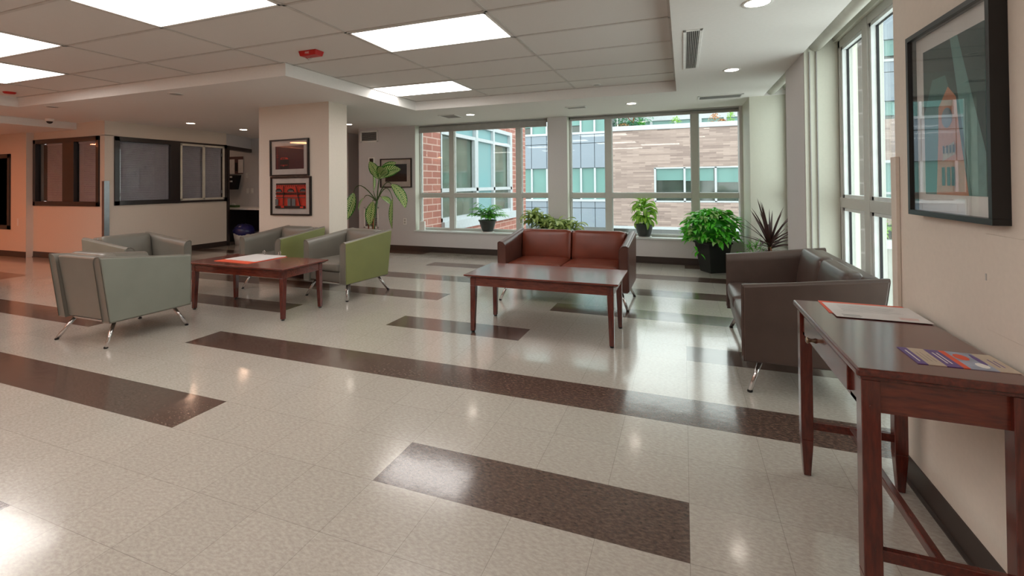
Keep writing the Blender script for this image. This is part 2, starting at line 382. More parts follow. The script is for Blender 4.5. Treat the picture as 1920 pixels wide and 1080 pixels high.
# walls
struct(boxes([((-5.83,5.8,0),(-4.58,6.05,H)), ((-4.58,5.8,0),(.79,6.05,.36)), ((-2.07,5.8,.36),(-1.75,6.05,H)), ((-5.83,6.05,0),(-5.75,7.0,H)),
              ((-9.0,7.0,0),(-5.8,7.1,H)), ((.75,5.82,.36),(.82,6.05,H)), ((-4.60,5.83,H-.005),(.8,6.05,2.62)),((-4.58,5.98,-1),(1.4,6.1,.36))]), 'wall_back', 'paint_grey')
struct(boxes([((.79,5.06,0),(1.22,5.81,2.45))]), 'wall_niche', 'paint_white')
struct(boxes([((.949,2.96,0),(1.19,3.69,H+.1))]), 'wall_pier', 'paint_grey')
struct(boxes([((.952,2.945,0),(1.19,2.96,H+.08)), ((.952,3.69,0),(1.19,3.70,H+.1))]), 'trim_4', 'paint_white')
struct(boxes([((.84,-6.1,0),(1.20,.84,2.45))]), 'wall_right', 'paint')
struct(boxes([((-15.1,-6.2,0),(1.25,-6.0,2.45))]), 'wall_front', 'paint')
struct(boxes([((-15.2,-6.1,0),(-15.0,3.2,2.45))]), 'wall_left', 'paint')
struct(boxes([((1.2,-6.1,-.2),(1.32,.84,2.62)), ((1.19,.84,-1.0),(1.32,2.96,.12)), ((1.19,3.69,-1),(1.32,5.06,.36)), ((1.16,.84,2.36),(1.32,2.96,2.62)),
              ((1.16,3.69,2.36),(1.32,5.06,2.62)), ((1.19,2.93,-1),(1.32,3.70,2.62)), ((1.19,5.05,-1),(1.4,6.05,2.62))]), 'wall_outer', 'paint_white')
struct(boxes([((-15.1,3.05,0),(-10.75,3.3,2.25)), ((-10.75,3.15,0),(-8.75,3.27,.905)), ((-10.75,3.15,2.06),(-8.75,3.27,H)), ((-10.75,3.15,.9),(-10.73,3.27,2.07)), ((-8.87,3.15,.9),(-8.75,3.27,2.07))]), 'wall_office', 'paint')
struct(boxes([((-8.87,3.27,0),(-8.75,5.32,.92)), ((-8.87,3.27,2.055),(-8.75,5.32,H)), ((-8.87,3.27,.92),(-8.75,3.29,2.055)), ((-8.87,4.29,.9),(-8.75,4.34,2.07)), ((-8.87,5.30,.9),(-8.75,5.32,2.07))]), 'wall_reception', 'paint')
struct(boxes([((-12.0,6.32,0),(-6.6,6.42,H)), ((-10.9,3.4,0),(-10.8,6.32,H)), ((-6.6,6.32,0),(-6.5,7.05,H))]), 'wall_nook', 'paint_grey')
# angled panel above the nook opening
mb = MB(); a0, a1 = Vector((-8.81,5.32,0)), Vector((-9.27,6.32,0)); nrm = Vector((.9,.42,0))*.04
mb.hexa([a0-nrm+Vector((0,0,2.05)), a0+nrm+Vector((0,0,2.05)), a1+nrm+Vector((0,0,2.05)), a1-nrm+Vector((0,0,2.05))],
        [a0-nrm+Vector((0,0,H)), a0+nrm+Vector((0,0,H)), a1+nrm+Vector((0,0,H)), a1-nrm+Vector((0,0,H))]); struct(mb, 'trim_5', 'paint_grey')
mb = MB(); n2 = nrm*1.5
mb.hexa([a0-n2+Vector((0,0,1.98)), a0+n2+Vector((0,0,1.98)), a1+n2+Vector((0,0,1.98)), a1-n2+Vector((0,0,1.98))],
        [a0-n2+Vector((0,0,2.055)), a0+n2+Vector((0,0,2.055)), a1+n2+Vector((0,0,2.055)), a1-n2+Vector((0,0,2.055))]); mb.box((-8.89,5.322,0),(-8.72,5.37,2.05)); struct(mb, 'trim_6', 'darkwood')
# square column
struct(boxes([((-5.46,3.2,0),(-4.255,3.545,H))]), 'wall_column', 'paint')

# baseboards (vinyl cove)
def base(name, segs):
    mb = MB()
    for (x0,y0),(x1,y1),(nx,ny) in segs:
        t, q = .008, .018
        d = Vector((nx,ny,0))
        A, B = Vector((x0,y0,0)), Vector((x1,y1,0))
        mb.hexa([A, A+d*q, B+d*q, B], [A+Vector((0,0,.012)), A+d*q+Vector((0,0,.006)), B+d*q+Vector((0,0,.006)), B+Vector((0,0,.012))])
        mb.hexa([A, A+d*t, B+d*t, B], [A+Vector((0,0,.1)), A+d*t*.6+Vector((0,0,.1)), B+d*t*.6+Vector((0,0,.1)), B+Vector((0,0,.1))])
    return struct(mb, name, 'base')
base('baseboard_back', [((-5.83,5.8),(.79,5.8),(0,-1))])
base('baseboard_right', [((.84,-6),(.84,.84),(-1,0)), ((.79,5.06),(.79,5.8),(-1,0)), ((.949,2.96),(.949,3.69),(-1,0)), ((.79,5.06),(1.2,5.06),(0,-1))])
base('baseboard_left', [((-15,3.05),(-10.75,3.05),(0,-1)), ((-10.75,3.15),(-8.74,3.15),(0,-1)), ((-8.75,3.15),(-8.75,5.32),(1,0)), ((-10.8,6.32),(-6.6,6.32),(0,-1))])
base('baseboard_column', [((-5.46,3.2),(-4.25,3.2),(0,-1)), ((-4.255,3.2),(-4.255,3.545),(1,0))])

# ---- windows in the back wall
def window_x(name, x0, x1, z0, z1, mull, rail, y=5.95, w_=.055, d=.09):
    mb = MB((x0,y,z0))
    mb.box((x0,y,z0),(x1,y+d,z0+.035)); mb.box((x0,y,z1-.04),(x1,y+d,z1))
    mb.box((x0,y,z0),(x0+.03,y+d,z1)); mb.box((x1-.03,y,z0),(x1,y+d,z1))
    for m_ in mull: mb.box((m_-.05,y-.005,z0),(m_+.05,y+d,z1))
    mb.box((x0,y-.003,rail-.037),(x1,y+d,rail+.037))
    fr = mb.build(name, 'wframe', None, .003); fr['kind'] = 'structure'
    g = MB((x0,y,z0)); g.box((x0,y+.05,z0),(x1,y+.058,z1)); g.build('window_glass', 'glass', fr)
    s = MB((x0,y,z0)); xs = [x0]+list(mull)+[x1]
    for a, b in zip(xs, xs[1:]):
        a += .05 if a != x0 else .03; b -= .05 if b != x1 else .03
        for lo, hi in ((z0+.035, rail-.037), (rail+.037, z1-.04)):
            for q in (((a,y+.03,lo),(a+.012,y+.048,hi)), ((b-.012,y+.03,lo),(b,y+.048,hi)), ((a,y+.03,lo),(b,y+.048,lo+.008)), ((a,y+.03,hi-.008),(b,y+.048,hi))): s.box(*q)
    s.build('window_bead', 'wframe_out', fr)
    sl = MB((x0,y,z0)); sl.box((x0-.02,5.775,z0-.025),(x1+.02,y+.01,z0)); sl.build('window_sill', 'wframe_out', fr, .004)
    jb = MB((x0,y,z0)); jb.box((x0-.002,5.801,z0),(x0+.004,y,z1)); jb.box((x1-.004,5.801,z0),(x1+.002,y,z1)); jb.build('window_jamb', 'paint_white', fr)
    return fr
window_x('window_1', -4.58, -2.07, .385, 2.30, [-3.91,-2.63], 1.02)
window_x('window_2', -1.75, .79, .385, 2.30, [-1.115,.163], 1.02)
# ---- tall windows in the right niche (plane X = 1.2)
def window_y(name, y0, y1, z0, z1, mull, rail, x=1.2):
    mb = MB((x,y0,z0)); d = .09
    mb.box((x,y0,z0),(x+d,y1,z0+.06)); mb.box((x,y0,z1-.06),(x+d,y1,z1)); mb.box((x,y0,z0),(x+d,y0+.05,z1)); mb.box((x,y1-.05,z0),(x+d,y1,z1))
    for m_ in mull: mb.box((x-.005,m_-.05,z0),(x+d,m_+.05,z1))
    mb.box((x-.003,y0,rail-.04),(x+d,y1,rail+.04))
    fr = mb.build(name, 'wframe', None, .003); fr['kind'] = 'structure'
    g = MB((x,y0,z0)); g.box((x+.055,y0,z0),(x+.062,y1,z1)); g.build('window_glass', 'glass', fr)
    b_ = MB((x,y0,z0)); s = MB((x,y0,z0)); ys = [y0]+list(mull)+[y1]
    for a, b in zip(ys, ys[1:]):
        a += .05; b -= .05
        for lo, hi in ((z0+.06, rail-.04), (rail+.04, z1-.06)):
            for q in (((x+.01,a,lo),(x+.05,a+.03,hi)), ((x+.01,b-.03,lo),(x+.05,b,hi)), ((x+.01,a,lo),(x+.05,b,lo+.025)), ((x+.01,a,hi-.025),(x+.05,b,hi))): b_.box(*q)
            for q in (((x+.04,b-.037,lo+.02),(x+.054,b-.029,hi-.02)), ((x+.04,a+.03,hi-.029),(x+.054,b-.03,hi-.024))): s.box(*q)
    b_.build('window_bead', 'wframe_out', fr); s.build('window_gasket', 'seal', fr)
    return fr
window_y('window_3', .84, 2.945, .12, 2.36, [1.45,2.33], 1.045, 1.19)
window_y('window_4', 3.70, 5.06, .385, 2.36, [4.4], 1.045, 1.19)

# office windows with blinds
def office_window(name, plane, a0, a1, z0, z1, trim_mat='darkwood', inner=None, slatd=1):
    """plane ('y', value) or ('x', value); a runs along the wall"""
    ax, p = plane; sg = -1 if ax == 'y' else 1       # side that faces the lobby
    def bx(mb, a, b, z, zz, d0, d1):
        if ax == 'y': mb.box((a,p+sg*d0,z),(b,p+sg*d1,zz))
        else: mb.box((p+sg*d0,a,z),(p+sg*d1,b,zz))
    off = (a0,p,z0) if ax == 'y' else (p,a0,z0)
    mb = MB(off); w_ = .075
    bx(mb,a0-.0,a1+.0,z0,z0+w_,-.06,.022); bx(mb,a0,a1,z1-w_,z1,-.06,.022); bx(mb,a0,a0+w_,z0,z1,-.06,.022); bx(mb,a1-w_,a1,z0,z1,-.06,.022)
    for m_ in inner or []: bx(mb,m_[0],m_[1],z0,z1,-.06,.02)
    fr = mb.build(name, trim_mat, None, .004); fr['kind'] = 'structure'
    return fr, bx, off
def blind(fr, bx, off, a, b, z0, z1, depth=-.045, m='slat'):
    mb = MB(off); n = int((z1-z0)/.019)
    for i in range(n):
        z = z0+(z1-z0)*(i+.5)/n; bx(mb, a, b, z-.0075, z+.0075, depth-.004, depth+.001+.003*(i%2))
    bx(mb, a, b, z1-.03, z1, depth-.02, depth+.015)
    mb.build('venetian_blind', m, fr)
    mb = MB(off); bx(mb, a, b, z0, z1, depth-.07, depth-.06); mb.build('window_backing', 'void', fr)
fr, bx, off = office_window('window_5', ('y',3.15), -10.73, -8.87, .905, 2.06, inner=[(-9.86,-9.54)])
blind(fr, bx, off, -10.42, -9.86, .985, 1.985); blind(fr, bx, off, -9.50, -8.94, .985, 1.985)
g = MB(off); bx(g, -10.66, -8.94, .975, 1.99, -.03, -.024); g.build('window_glass', 'glass_office', fr)
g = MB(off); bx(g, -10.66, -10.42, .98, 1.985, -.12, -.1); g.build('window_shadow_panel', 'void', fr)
fr, bx, off = office_window('window_6', ('x',-8.75), 3.285, 5.32, .915, 2.06, inner=[(4.19,4.36)])
blind(fr, bx, off, 3.36, 4.19, .99, 1.985); blind(fr, bx, off, 4.38, 5.23, .99, 1.985)
g = MB(off); bx(g, 3.355, 4.195, .985, 1.99, -.03, -.024); g.build('window_glass', 'glass_office', fr)
s_ = MB(off)
for q in ((4.365,4.40,.96,2.02),(5.225,5.26,.96,2.02),(4.80,4.845,.96,2.02)): bx(s_, *q, .0, .026)
for q in ((.955,.995),(1.985,2.025)): bx(s_, 4.365, 5.26, *q, .0, .026)
s_.build('sliding_sash', 'shade_white', fr, .003)
g = MB(off); bx(g, 4.38, 5.25, .98, 2.0, -.02, -.014); g.build('sash_glass', 'glass_office', fr)
g = MB(off); bx(g, 5.195,5.21,1.82,1.88,.0,.03); bx(g, 5.195,5.21,1.08,1.14,.0,.03); g.build('sash_latch', 'steel', fr)
fr, bx, off = office_window('window_7', ('y',3.05), -12.2, -11.23, .48, 1.83)
g = MB(off); bx(g, -12.15, -11.28, .53, 1.78, -.02, .0); g.build('window_glass', 'black', fr)

# brown door down the corridor
mb = boxes([((-7.5,6.96,0),(-6.66,6.995,2.0))], (-7.1,6.96,0)); d = mb.build('door_1', 'door_brown'); d['kind'] = 'structure'
boxes([((-7.56,6.94,0),(-7.49,7.0,2.06)), ((-6.68,6.94,0),(-6.62,7.0,2.06)), ((-7.56,6.94,1.995),(-6.62,7.0,2.06))], (-7.1,6.96,0)).build('door_frame', 'darkwood', d)
boxes([((-7.1,6.88,1.9),(-6.80,6.955,1.95)), ((-7.0,6.80,1.935),(-6.75,6.83,1.955))], (-7.1,6.96,0)).build('door_closer', 'steel', d)
boxes([((-6.9,6.945,1.2),(-6.84,6.957,1.28))], (-7.1,6.96,0)).build('door_plate', 'white', d)

# ================================================================== LIGHTS
def panel(x0, x1, y0, y1, label, vis=True):
    t = thing('ceiling_light', label, 'light', ((x0+x1)/2,(y0+y1)/2,HT), 0, 'recessed panel lights')
    o = t.location
    b = MB(o)
    for q in (((x0,y0,HT-.008),(x1,y0+.018,HT)),((x0,y1-.018,HT-.008),(x1,y1,HT)),((x0,y0,HT-.008),(x0+.018,y1,HT)),((x1-.018,y0,HT-.008),(x1,y1,HT))): b.box(*q)
    b.build('light_frame', 'ceiling', t)
    b = MB(o); b.box((x0+.018,y0+.018,HT-.005),(x1-.018,y1-.018,HT-.002)); b.build('light_diffuser', 'panel_light', t)
e = .012
G = lambda i: gx[i]; 
yk = {k: gy[k+10] for k in range(-10, 6)}     # yk[0]=1.382
panel(gx[2]+e, gx[1]-e, yk[0]+e, yk[1]-e, 'recessed fluorescent panel light beside the red fire strobe, centre of tray')
panel(gx[3]+e, gx[2]-e, yk[3]+e, yk[4]-e, 'recessed fluorescent panel light deepest in the tray, nearest the back windows')
panel(gx[3]+e, gx[2]-e, yk[-2]+e, yk[-1]-e, 'largest recessed panel light, cut by the top edge of the photo')
panel(gx[5]+e, gx[4]-e, yk[-2]+e, yk[-1]-e, 'recessed panel light at left edge, upper of the two there')
panel(gx[6]+e, gx[5]-e, yk[-1]+e, yk[0]-e, 'recessed panel light at left edge, lower of the two there')
for (i, j) in ((2,-4),(4,-5),(6,-5),(2,-8),(4,-8),(6,-8),(1,-6)):
    panel(gx[i]+e, gx[i-1]-e, yk[j]+e, yk[j+1]-e, 'recessed panel light behind the viewpoint')
def can(x, y, label, z=H, m='can_light', r=.062, on=True, name='downlight', grp='recessed round downlights'):
    t = thing(name, label, 'light' if on else 'ceiling fitting', (x,y,z), 0, grp)
    b = MB(); b.lathe((0,0,0), [(r,-.004),(r+.016,-.006),(r+.018,-.001),(r+.018,.0),(r,.0)], 28); b.build('trim_ring', 'white', t)
    b = MB(); b.lathe((0,0,0), [(.001,-.002),(r,-.002),(r,.0)], 28); b.build('lamp_lens' if on else 'cover_disc', m, t)
    return t
can(-7.86,3.94,'lit downlight in front of the reception window', m='can_warm_white'); can(-7.87,4.98,'lit downlight nearest the reception nook', m='can_warm_white')
can(-9.9,5.6,'added unseen warm light brightening the inside of the nook', m='can_warm_white')  # no fitting known here, added to brighten the nook
can(-3.09,5.0,'small lit downlight above the left back window, beside a vent'); can(-.653,4.967,'small lit downlight above the right back window')
can(.444,3.38,'lit downlight beyond the long ceiling slot vent, near the pier'); can(.424,1.557,'nearest lit downlight, cut by the top edge of the photo', r=.07)
can(-5.55,5.16,'lit downlight half hidden behind the square column')
can(-5.518,2.102,'dark unlit disc in the ceiling above the grey chairs', m='grille', on=False, name='ceiling_disc', grp='flush ceiling discs'); can(-7.856,2.056,'dark unlit disc in the ceiling left of the tray step', m='grille', on=False, name='ceiling_disc', grp='flush ceiling discs')
can(-.99,4.17,'small flush sprinkler cover in the tray corner near the windows', z=HT, m='grille', r=.04, on=False, name='ceiling_disc', grp='flush ceiling discs')
for x, y in ((-10.6,1.0),(-12.4,1.4),(-10.4,-1.2),(-12.6,-1.2)):
    can(x, y, 'warm orange downlight in the lower ceiling, outside the frame', z=2.19, m='can_orange', r=.09, grp='warm downlights on the left')
for x, y in ((-9.0,-1.3),(-9.0,-3.2)):  # wide soft discs added out of view to turn the left floor orange
    can(x, y, 'added orange glow disc tinting the left floor, unseen in the left soffit', m='glow_orange', r=.30, grp='added warm glow discs in the left soffit')

# ================================================================== FURNITURE
def cushion(mb, x0, x1, y0, y1, z0, z1, bulge, nx=10, ny=8, r=.03, m=None):
    """soft box: rounded sides, crowned top (z) """
    k = mb.mi(m); bm = mb.bm; cx, cy, cz = (x0+x1)/2, (y0+y1)/2, (z0+z1)/2; hx, hy, hz = (x1-x0)/2, (y1-y0)/2, (z1-z0)/2
    grid = {}
    n0 = len(bm.verts); tmp = bmesh.new(); bmesh.ops.create_cube(tmp, size=2); bmesh.ops.subdivide_edges(tmp, edges=tmp.edges[:], cuts=9, use_grid_fill=True)
    tmp.verts.index_update(); vm = [bm.verts.new(v.co) for v in tmp.verts]
    for f in tmp.faces: bm.faces.new([vm[v.index] for v in f.verts])
    tmp.free(); allv = vm
    for v in allv:
        u = v.co.copy(); q = Vector((u.x*hx, u.y*hy, u.z*hz))
        c = Vector((max(-hx+r, min(hx-r, q.x)), max(-hy+r, min(hy-r, q.y)), max(-hz+r, min(hz-r, q.z))))
        d = q-c
        if d.length > 1e-6:
            mx = max(abs(d.x), abs(d.y), abs(d.z)); q = c+d.normalized()*mx
        if u.z > 0: q.z += bulge*(1-u.x**2)*(1-u.y**2)*u.z
        q.y += -.012*bulge/.02*(1-u.x**2)*(1-u.z**2)*(1 if u.y < 0 else 0)*abs(u.y) if bulge else 0
        v.co = q+Vector((cx,cy,cz))-mb.off
        for f in v.link_faces: f.smooth = True; f.material_index = k
def tilt_about_x(o, ang): o.rotation_euler = (ang, 0, 0)
def seat_unit(name, label, cat, W, n, inner, outer, x, y, rz, group=None, cush=None):
    t = thing(name, label, cat, (x,y,0), rz, group); h = W/2; at = .095; cush = cush or inner
    # arms: slab with inner padding; profile in (y, z)
    def arm(sgn):
        a = t
        xo, xi = sgn*h, sgn*(h-at)
        b = MB(); rows = []
        def sec(yf, zb, zt):          # outer edge square, top rolled over to the inside
            r = .062; pts = [(xo-sgn*.010, zb), (xo-sgn*.010, zt-.012), (xo-sgn*.022, zt)]
            for q in range(1, 8):
                a_ = PI/2*q/7; pts.append((xi+sgn*(r-r*math.sin(a_)), zt-r+r*math.cos(a_)))
            pts.append((xi, zb)); return [(px_, yf(pz_), pz_) for px_, pz_ in pts]
        fr_ = lambda e_: (lambda z_: -.355+e_)
        bk_ = lambda e_: (lambda z_: .285+(z_-.18)/.52*.07-e_)
        S_ = [sec(fr_(.010), .183, .612), sec(fr_(0), .176, .620), sec(lambda z_: -.10, .177, .645), sec(lambda z_: .12, .179, .672), sec(bk_(.0), .18, .698), sec(bk_(.010), .187, .690)]
        S_[0] = [(p_[0]+(sgn*.004 if abs(p_[0]-xi) < .02 else -sgn*.003), p_[1], p_[2]) for p_ in S_[0]]
        V_ = [[b.bm.verts.new(p_) for p_ in q] for q in S_]; nn = len(V_[0])
        for A_, B_ in zip(V_, V_[1:]):
            for q in range(nn): b.bm.faces.new([A_[q], A_[(q+1)%nn], B_[(q+1)%nn], B_[q]]).smooth = True
        b.bm.faces.new(V_[0]); b.bm.faces.new(V_[-1][::-1]); b.mi(inner)
        arm_o = b.build('armrest', inner, a, .004, 2)
        poly2 = [(-.346,.182),(.280,.187),(.346,.686),(-.346,.610)]
        b = MB(); b.prism(poly2, 0, xo-sgn*.016, xo); p_ = b.build('outer_panel', outer, arm_o, .008, 3)
        if outer == 'vinyl_green' and 'leather' not in inner: p_['label'] = 'green outer face of the arm'
    arm(1); arm(-1)
    iw = (W-2*at)/n
    # leaning back: outer shell plus cushions
    b = MB(); b.prism([(.15,.19),(.262,.19),(.335,.688),(.245,.688)], 0, -h+at-.005, h-at+.005); b.build('back_shell', inner, t, .02, 4)
    for i in range(n):
        x0 = -h+at+i*iw+.003; x1 = x0+iw-.006
        b = MB(); cushion(b, x0, x1, -.0, .10, 0, .325, .0, r=.035)
        for v in b.bm.verts:
            zz = v.co.z/.325; xx = (v.co.x-(x0+x1)/2)/((x1-x0)/2)
            if v.co.y < .05: v.co.y -= .018*(1-xx*xx)*math.sin(PI*max(0, min(1, zz)))
            v.co.y += .125+zz*.05; v.co.z += .378
        o = b.build('back_cushion', cush, t, smooth=True)
    b = MB(); b.prism([(-.335,.19),(.2,.19),(.2,.30),(-.335,.30)], 0, -h+at-.004, h-at+.004); b.build('seat_base', inner, t, .015, 3)
    for i in range(n):
        x0 = -h+at+i*iw+.003; x1 = x0+iw-.006
        b = MB(); cushion(b, x0, x1, -.35, .20, .295, .405, .018, r=.03); b.build('seat_cushion', cush, t, smooth=True)
    # steel legs
    b = MB()
    for q in (((-h+.09,-.27,.166),(h-.09,-.245,.178)),((-h+.09,.205,.166),(h-.09,.23,.178)),((-h+.09,-.27,.166),(-h+.115,.23,.178)),((h-.115,-.27,.166),(h-.09,.23,.178))): b.box(*q)
    b.build('underframe', 'chrome', t)
    for sx_ in (-1, 1):
        for fy, ty, xo in ((-.32,-.25,.02), (.30,.20,.02)):
            b = MB(); p0 = Vector((sx_*(h-xo), fy, .008)); p1 = Vector((sx_*(h-.09), ty, .178))
            b.tube([p0, p1], [.0135,.0135], 12); lg = b.build('leg', 'chrome', t)
            b = MB(); b.lathe((p0.x,p0.y,0), [(.013,0),(.0145,.002),(.0145,.010)], 12); b.build('glide', 'foot', lg)
    return t
seat_unit('armchair', 'grey vinyl armchair nearest the viewpoint, seen from behind, turned towards the table', 'armchair', .66, 1, 'vinyl_grey', 'vinyl_green_sheen', -4.412, .919, PI+.005, 'grey armchairs around the left table')
seat_unit('armchair', 'grey vinyl armchair at the far left end of the table, by the orange wall', 'armchair', .68, 1, 'vinyl_grey', 'vinyl_green_sheen', -5.493, 1.691, PI/2+.01, 'grey armchairs around the left table')
seat_unit('armchair', 'grey vinyl armchair with green outer arm, right of the pair behind the left table', 'armchair', .66, 1, 'vinyl_grey', 'vinyl_green', -3.57, 2.737, -.13, 'grey armchairs around the left table')
seat_unit('armchair', 'grey vinyl armchair in front of the column, left of the pair behind the left table', 'armchair', .66, 1, 'vinyl_grey', 'vinyl_green', -4.60, 2.80, -.02, 'grey armchairs around the left table')
seat_unit('sofa', 'chestnut brown leather two seat sofa facing the room below the back windows', 'sofa', 1.34, 2, 'leather_red_reflection', 'leather_red_reflection', -1.16, 3.28, -.008, None, 'leather_red')
seat_unit('sofa', 'dark brown leather two seat sofa seen end on by the right windows', 'sofa', 1.33, 2, 'leather_dark', 'leather_dark', .667, 2.083, -PI/2-.01)

def coffee_table(label, x0, x1, y0, y1, z):
    cx, cy = (x0+x1)/2, (y0+y1)/2; t = thing('coffee_table', label, 'table', (cx,cy,0)); hx, hy = (x1-x0)/2, (y1-y0)/2
    b = MB(); th = .03; e_ = .03
    b.hexa([(-hx+e_,-hy+e_,z-th),(hx-e_,-hy+e_,z-th),(hx-e_,hy-e_,z-th),(-hx+e_,hy-e_,z-th)], [(-hx,-hy,z-.011),(hx,-hy,z-.011),(hx,hy,z-.011),(-hx,hy,z-.011)])
    b.box((-hx,-hy,z-.011),(hx,hy,z)); b.build('tabletop', 'cherry', t, .003)
    ins = .045; ap = .065
    b = MB()
    for q in (((-hx+ins,-hy+ins,z-th-ap),(hx-ins,-hy+ins+.02,z-th)),((-hx+ins,hy-ins-.02,z-th-ap),(hx-ins,hy-ins,z-th)),((-hx+ins,-hy+ins,z-th-ap),(-hx+ins+.02,hy-ins,z-th)),((hx-ins-.02,-hy+ins,z-th-ap),(hx-ins,hy-ins,z-th))): b.box(*q)
    b.build('apron', 'cherry', t)
    for a in (-1, 1):
        for c in (-1, 1):
            X, Y = a*(hx-ins+.004), c*(hy-ins+.004); w1, w0 = .048, .034
            b = MB()
            b.hexa([(min(X,X-a*w0),min(Y,Y-c*w0),.012),(max(X,X-a*w0),min(Y,Y-c*w0),.012),(max(X,X-a*w0),max(Y,Y-c*w0),.012),(min(X,X-a*w0),max(Y,Y-c*w0),.012)],
                   [(min(X,X-a*w1),min(Y,Y-c*w1),z-th-ap),(max(X,X-a*w1),min(Y,Y-c*w1),z-th-ap),(max(X,X-a*w1),max(Y,Y-c*w1),z-th-ap),(min(X,X-a*w1),max(Y,Y-c*w1),z-th-ap)])
            b.box((min(X,X-a*w1),min(Y,Y-c*w1),z-th-ap),(max(X,X-a*w1),max(Y,Y-c*w1),z-th))
            lg = b.build('leg', 'cherry_z', t, .004)
            b = MB(); b.lathe((X-a*.017,Y-c*.017,0), [(.012,0),(.015,.003),(.015,.012)], 12); b.build('glide', 'foot', lg)
    return t
coffee_table('cherry wood coffee table between the grey armchairs, clipboard lying on it', -4.61, -3.345, 1.575, 2.155, .475)
coffee_table('cherry wood coffee table in front of the chestnut sofa, bare glossy top', -1.70, -.455, 1.855, 2.465, .480)

# console table by the right wall
def console():
    X0, X1, Y0, Y1, Z = .425, .812, -.095, .70, .715; t = thing('console_table', 'tall cherry wood console table with one drawer against the right wall', 'table', (.62,.3,0)); o = t.location
    b = MB(o); b.box((X0,Y0,Z-.024),(X1,Y1,Z)); b.build('tabletop', 'cherry_y', t, .008, 3)
    b = MB(o); b.box((X0+.012,Y0+.012,Z-.034),(X1-.01,Y1-.012,Z-.023)); b.build('top_moulding', 'cherry_y', t, .003)
    zt, zb = Z-.034, Z-.125
    b = MB(o); b.box((X0+.05,Y0+.03,zb),(X1-.05,Y0+.048,zt)); b.box((X0+.05,Y1-.048,zb),(X1-.05,Y1-.03,zt)); b.box((X1-.05,Y0+.05,zb),(X1-.035,Y1-.05,zt)); b.build('apron', 'cherry', t)
    b = MB(o); b.box((X0+.024,Y0+.065,zb-.002),(X0+.04,Y0+.14,zt)); b.box((X0+.024,Y1-.14,zb-.002),(X0+.04,Y1-.065,zt)); b.box((X0+.024,Y0+.065,zb-.002),(X0+.04,Y1-.065,zb+.010)); b.build('front_rail', 'cherry_y', t)
    b = MB(o); b.box((X0+.014,Y0+.135,zb+.012),(X0+.034,Y1-.135,zt-.004)); b.box((X0+.034,Y0+.15,zb+.014),(X1-.06,Y1-.15,zt-.008)); dr = b.build('drawer', 'cherry_y', t, .003)
    b = MB(o); yc = (Y0+Y1)/2+.09; zc = (zb+zt)/2; b.tube([(X0+.016,yc,zc),(X0+.004,yc,zc),(X0-.004,yc,zc),(X0-.012,yc,zc),(X0-.017,yc,zc)], [.011,.006,.007,.013,.008], 14); b.build('knob', 'brass', dr)
    for a, X in ((1, X0+.014), (-1, X1-.014)):
        for c, Y in ((1, Y0+.014), (-1, Y1-.014)):
            w1, w0, zz = .044, .026, .15
            xa, xb = sorted((X, X+a*w1)); ya, yb = sorted((Y, Y+c*w1)); mx, my = (xa+xb)/2, (ya+yb)/2
            b = MB(o); b.hexa([(mx-w0/2,my-w0/2,0),(mx+w0/2,my-w0/2,0),(mx+w0/2,my+w0/2,0),(mx-w0/2,my+w0/2,0)], [(xa,ya,zz),(xb,ya,zz),(xb,yb,zz),(xa,yb,zz)])
            b.box((xa,ya,zz),(xb,yb,zt)); lg = b.build('leg', 'cherry_z', t, .003)
            b = MB(o); b.tube([(mx, ya-.003 if c > 0 else yb+.003, zb+.02),(mx, my, zb+.02)], .005, 10); b.build('dowel_plug', 'cherry_z', lg)
    b = MB(o)
    b.box((X0+.05,Y0+.027,.19),(X1-.05,Y0+.047,.222)); b.box((X0+.05,Y1-.047,.19),(X1-.05,Y1-.027,.222)); xm = (X0+X1)/2; b.box((xm-.011,Y0+.03,.192),(xm+.011,Y1-.03,.220)); b.build('stretcher', 'cherry_y', t, .003)
console()

# papers
def sheet(b, cx, cy, z, w_, h_, a, th, m):
    R = Matrix.Rotation(a, 3, 'Z'); b.box((cx-w_/2,cy-h_/2,z),(cx+w_/2,cy+h_/2,z+th), m, R)
def clip_board():
    z = .475; t = thing('clipboard', 'orange card clipboard with white sheets and two bulldog clips on the left table', 'clipboard', (-4.12,1.92,z)); o = t.location
    b = MB(o); sheet(b, -4.13, 1.93, z, .48, .46, -.05, .003, None); b.build('board', 'orange', t)
    b = MB(o); sheet(b, -4.13, 1.98, z+.003, .44, .36, -.06, .004, None); sheet(b, -4.10, 1.99, z+.007, .40, .33, .03, .002, None); b.build('sheets', 'paper', t)
    for x_ in (-4.22, -4.00):
        b = MB(o); b.box((x_-.02,2.145,z+.004),(x_+.02,2.17,z+.016)); b.tube([(x_-.012,2.16,z+.012),(x_-.014,2.165,z+.04),(x_,2.168,z+.052),(x_+.014,2.165,z+.04),(x_+.012,2.16,z+.012)], .0022, 6); b.build('clip', 'chrome', t)
clip_board()
def txt_lines(b, cx, cy, z, w_, n, gap, a, m, vert=False, lw=.0022, seed=1):
    rr = random.Random(seed); R = Matrix.Rotation(a, 3, 'Z')
    for i in range(n):
        l = w_*rr.uniform(.7, 1); y = (i-(n-1)/2)*gap
        p = [(-w_/2, y-lw/2, 0), (-w_/2+l, y-lw/2, 0), (-w_/2+l, y+lw/2, 0), (-w_/2, y+lw/2, 0)]
        b.face([R@Vector(q)+Vector((cx,cy,z)) for q in p], m)
z = .7151
t = thing('paper_notice', 'white printed notice on red card at the far end of the console table', 'papers', (.66,.57,z)); o = t.location
b = MB(o); sheet(b, .655, .60, z, .28, .20, -.04, .0015, None); sheet(b, .665, .585, z+.0015, .28, .20, .05, .001, None); b.build('red_card', 'orange', t)
b = MB(o); sheet(b, .665, .555, z+.003, .285, .22, -.02, .0012, None); b.build('white_sheet', 'paper', t)
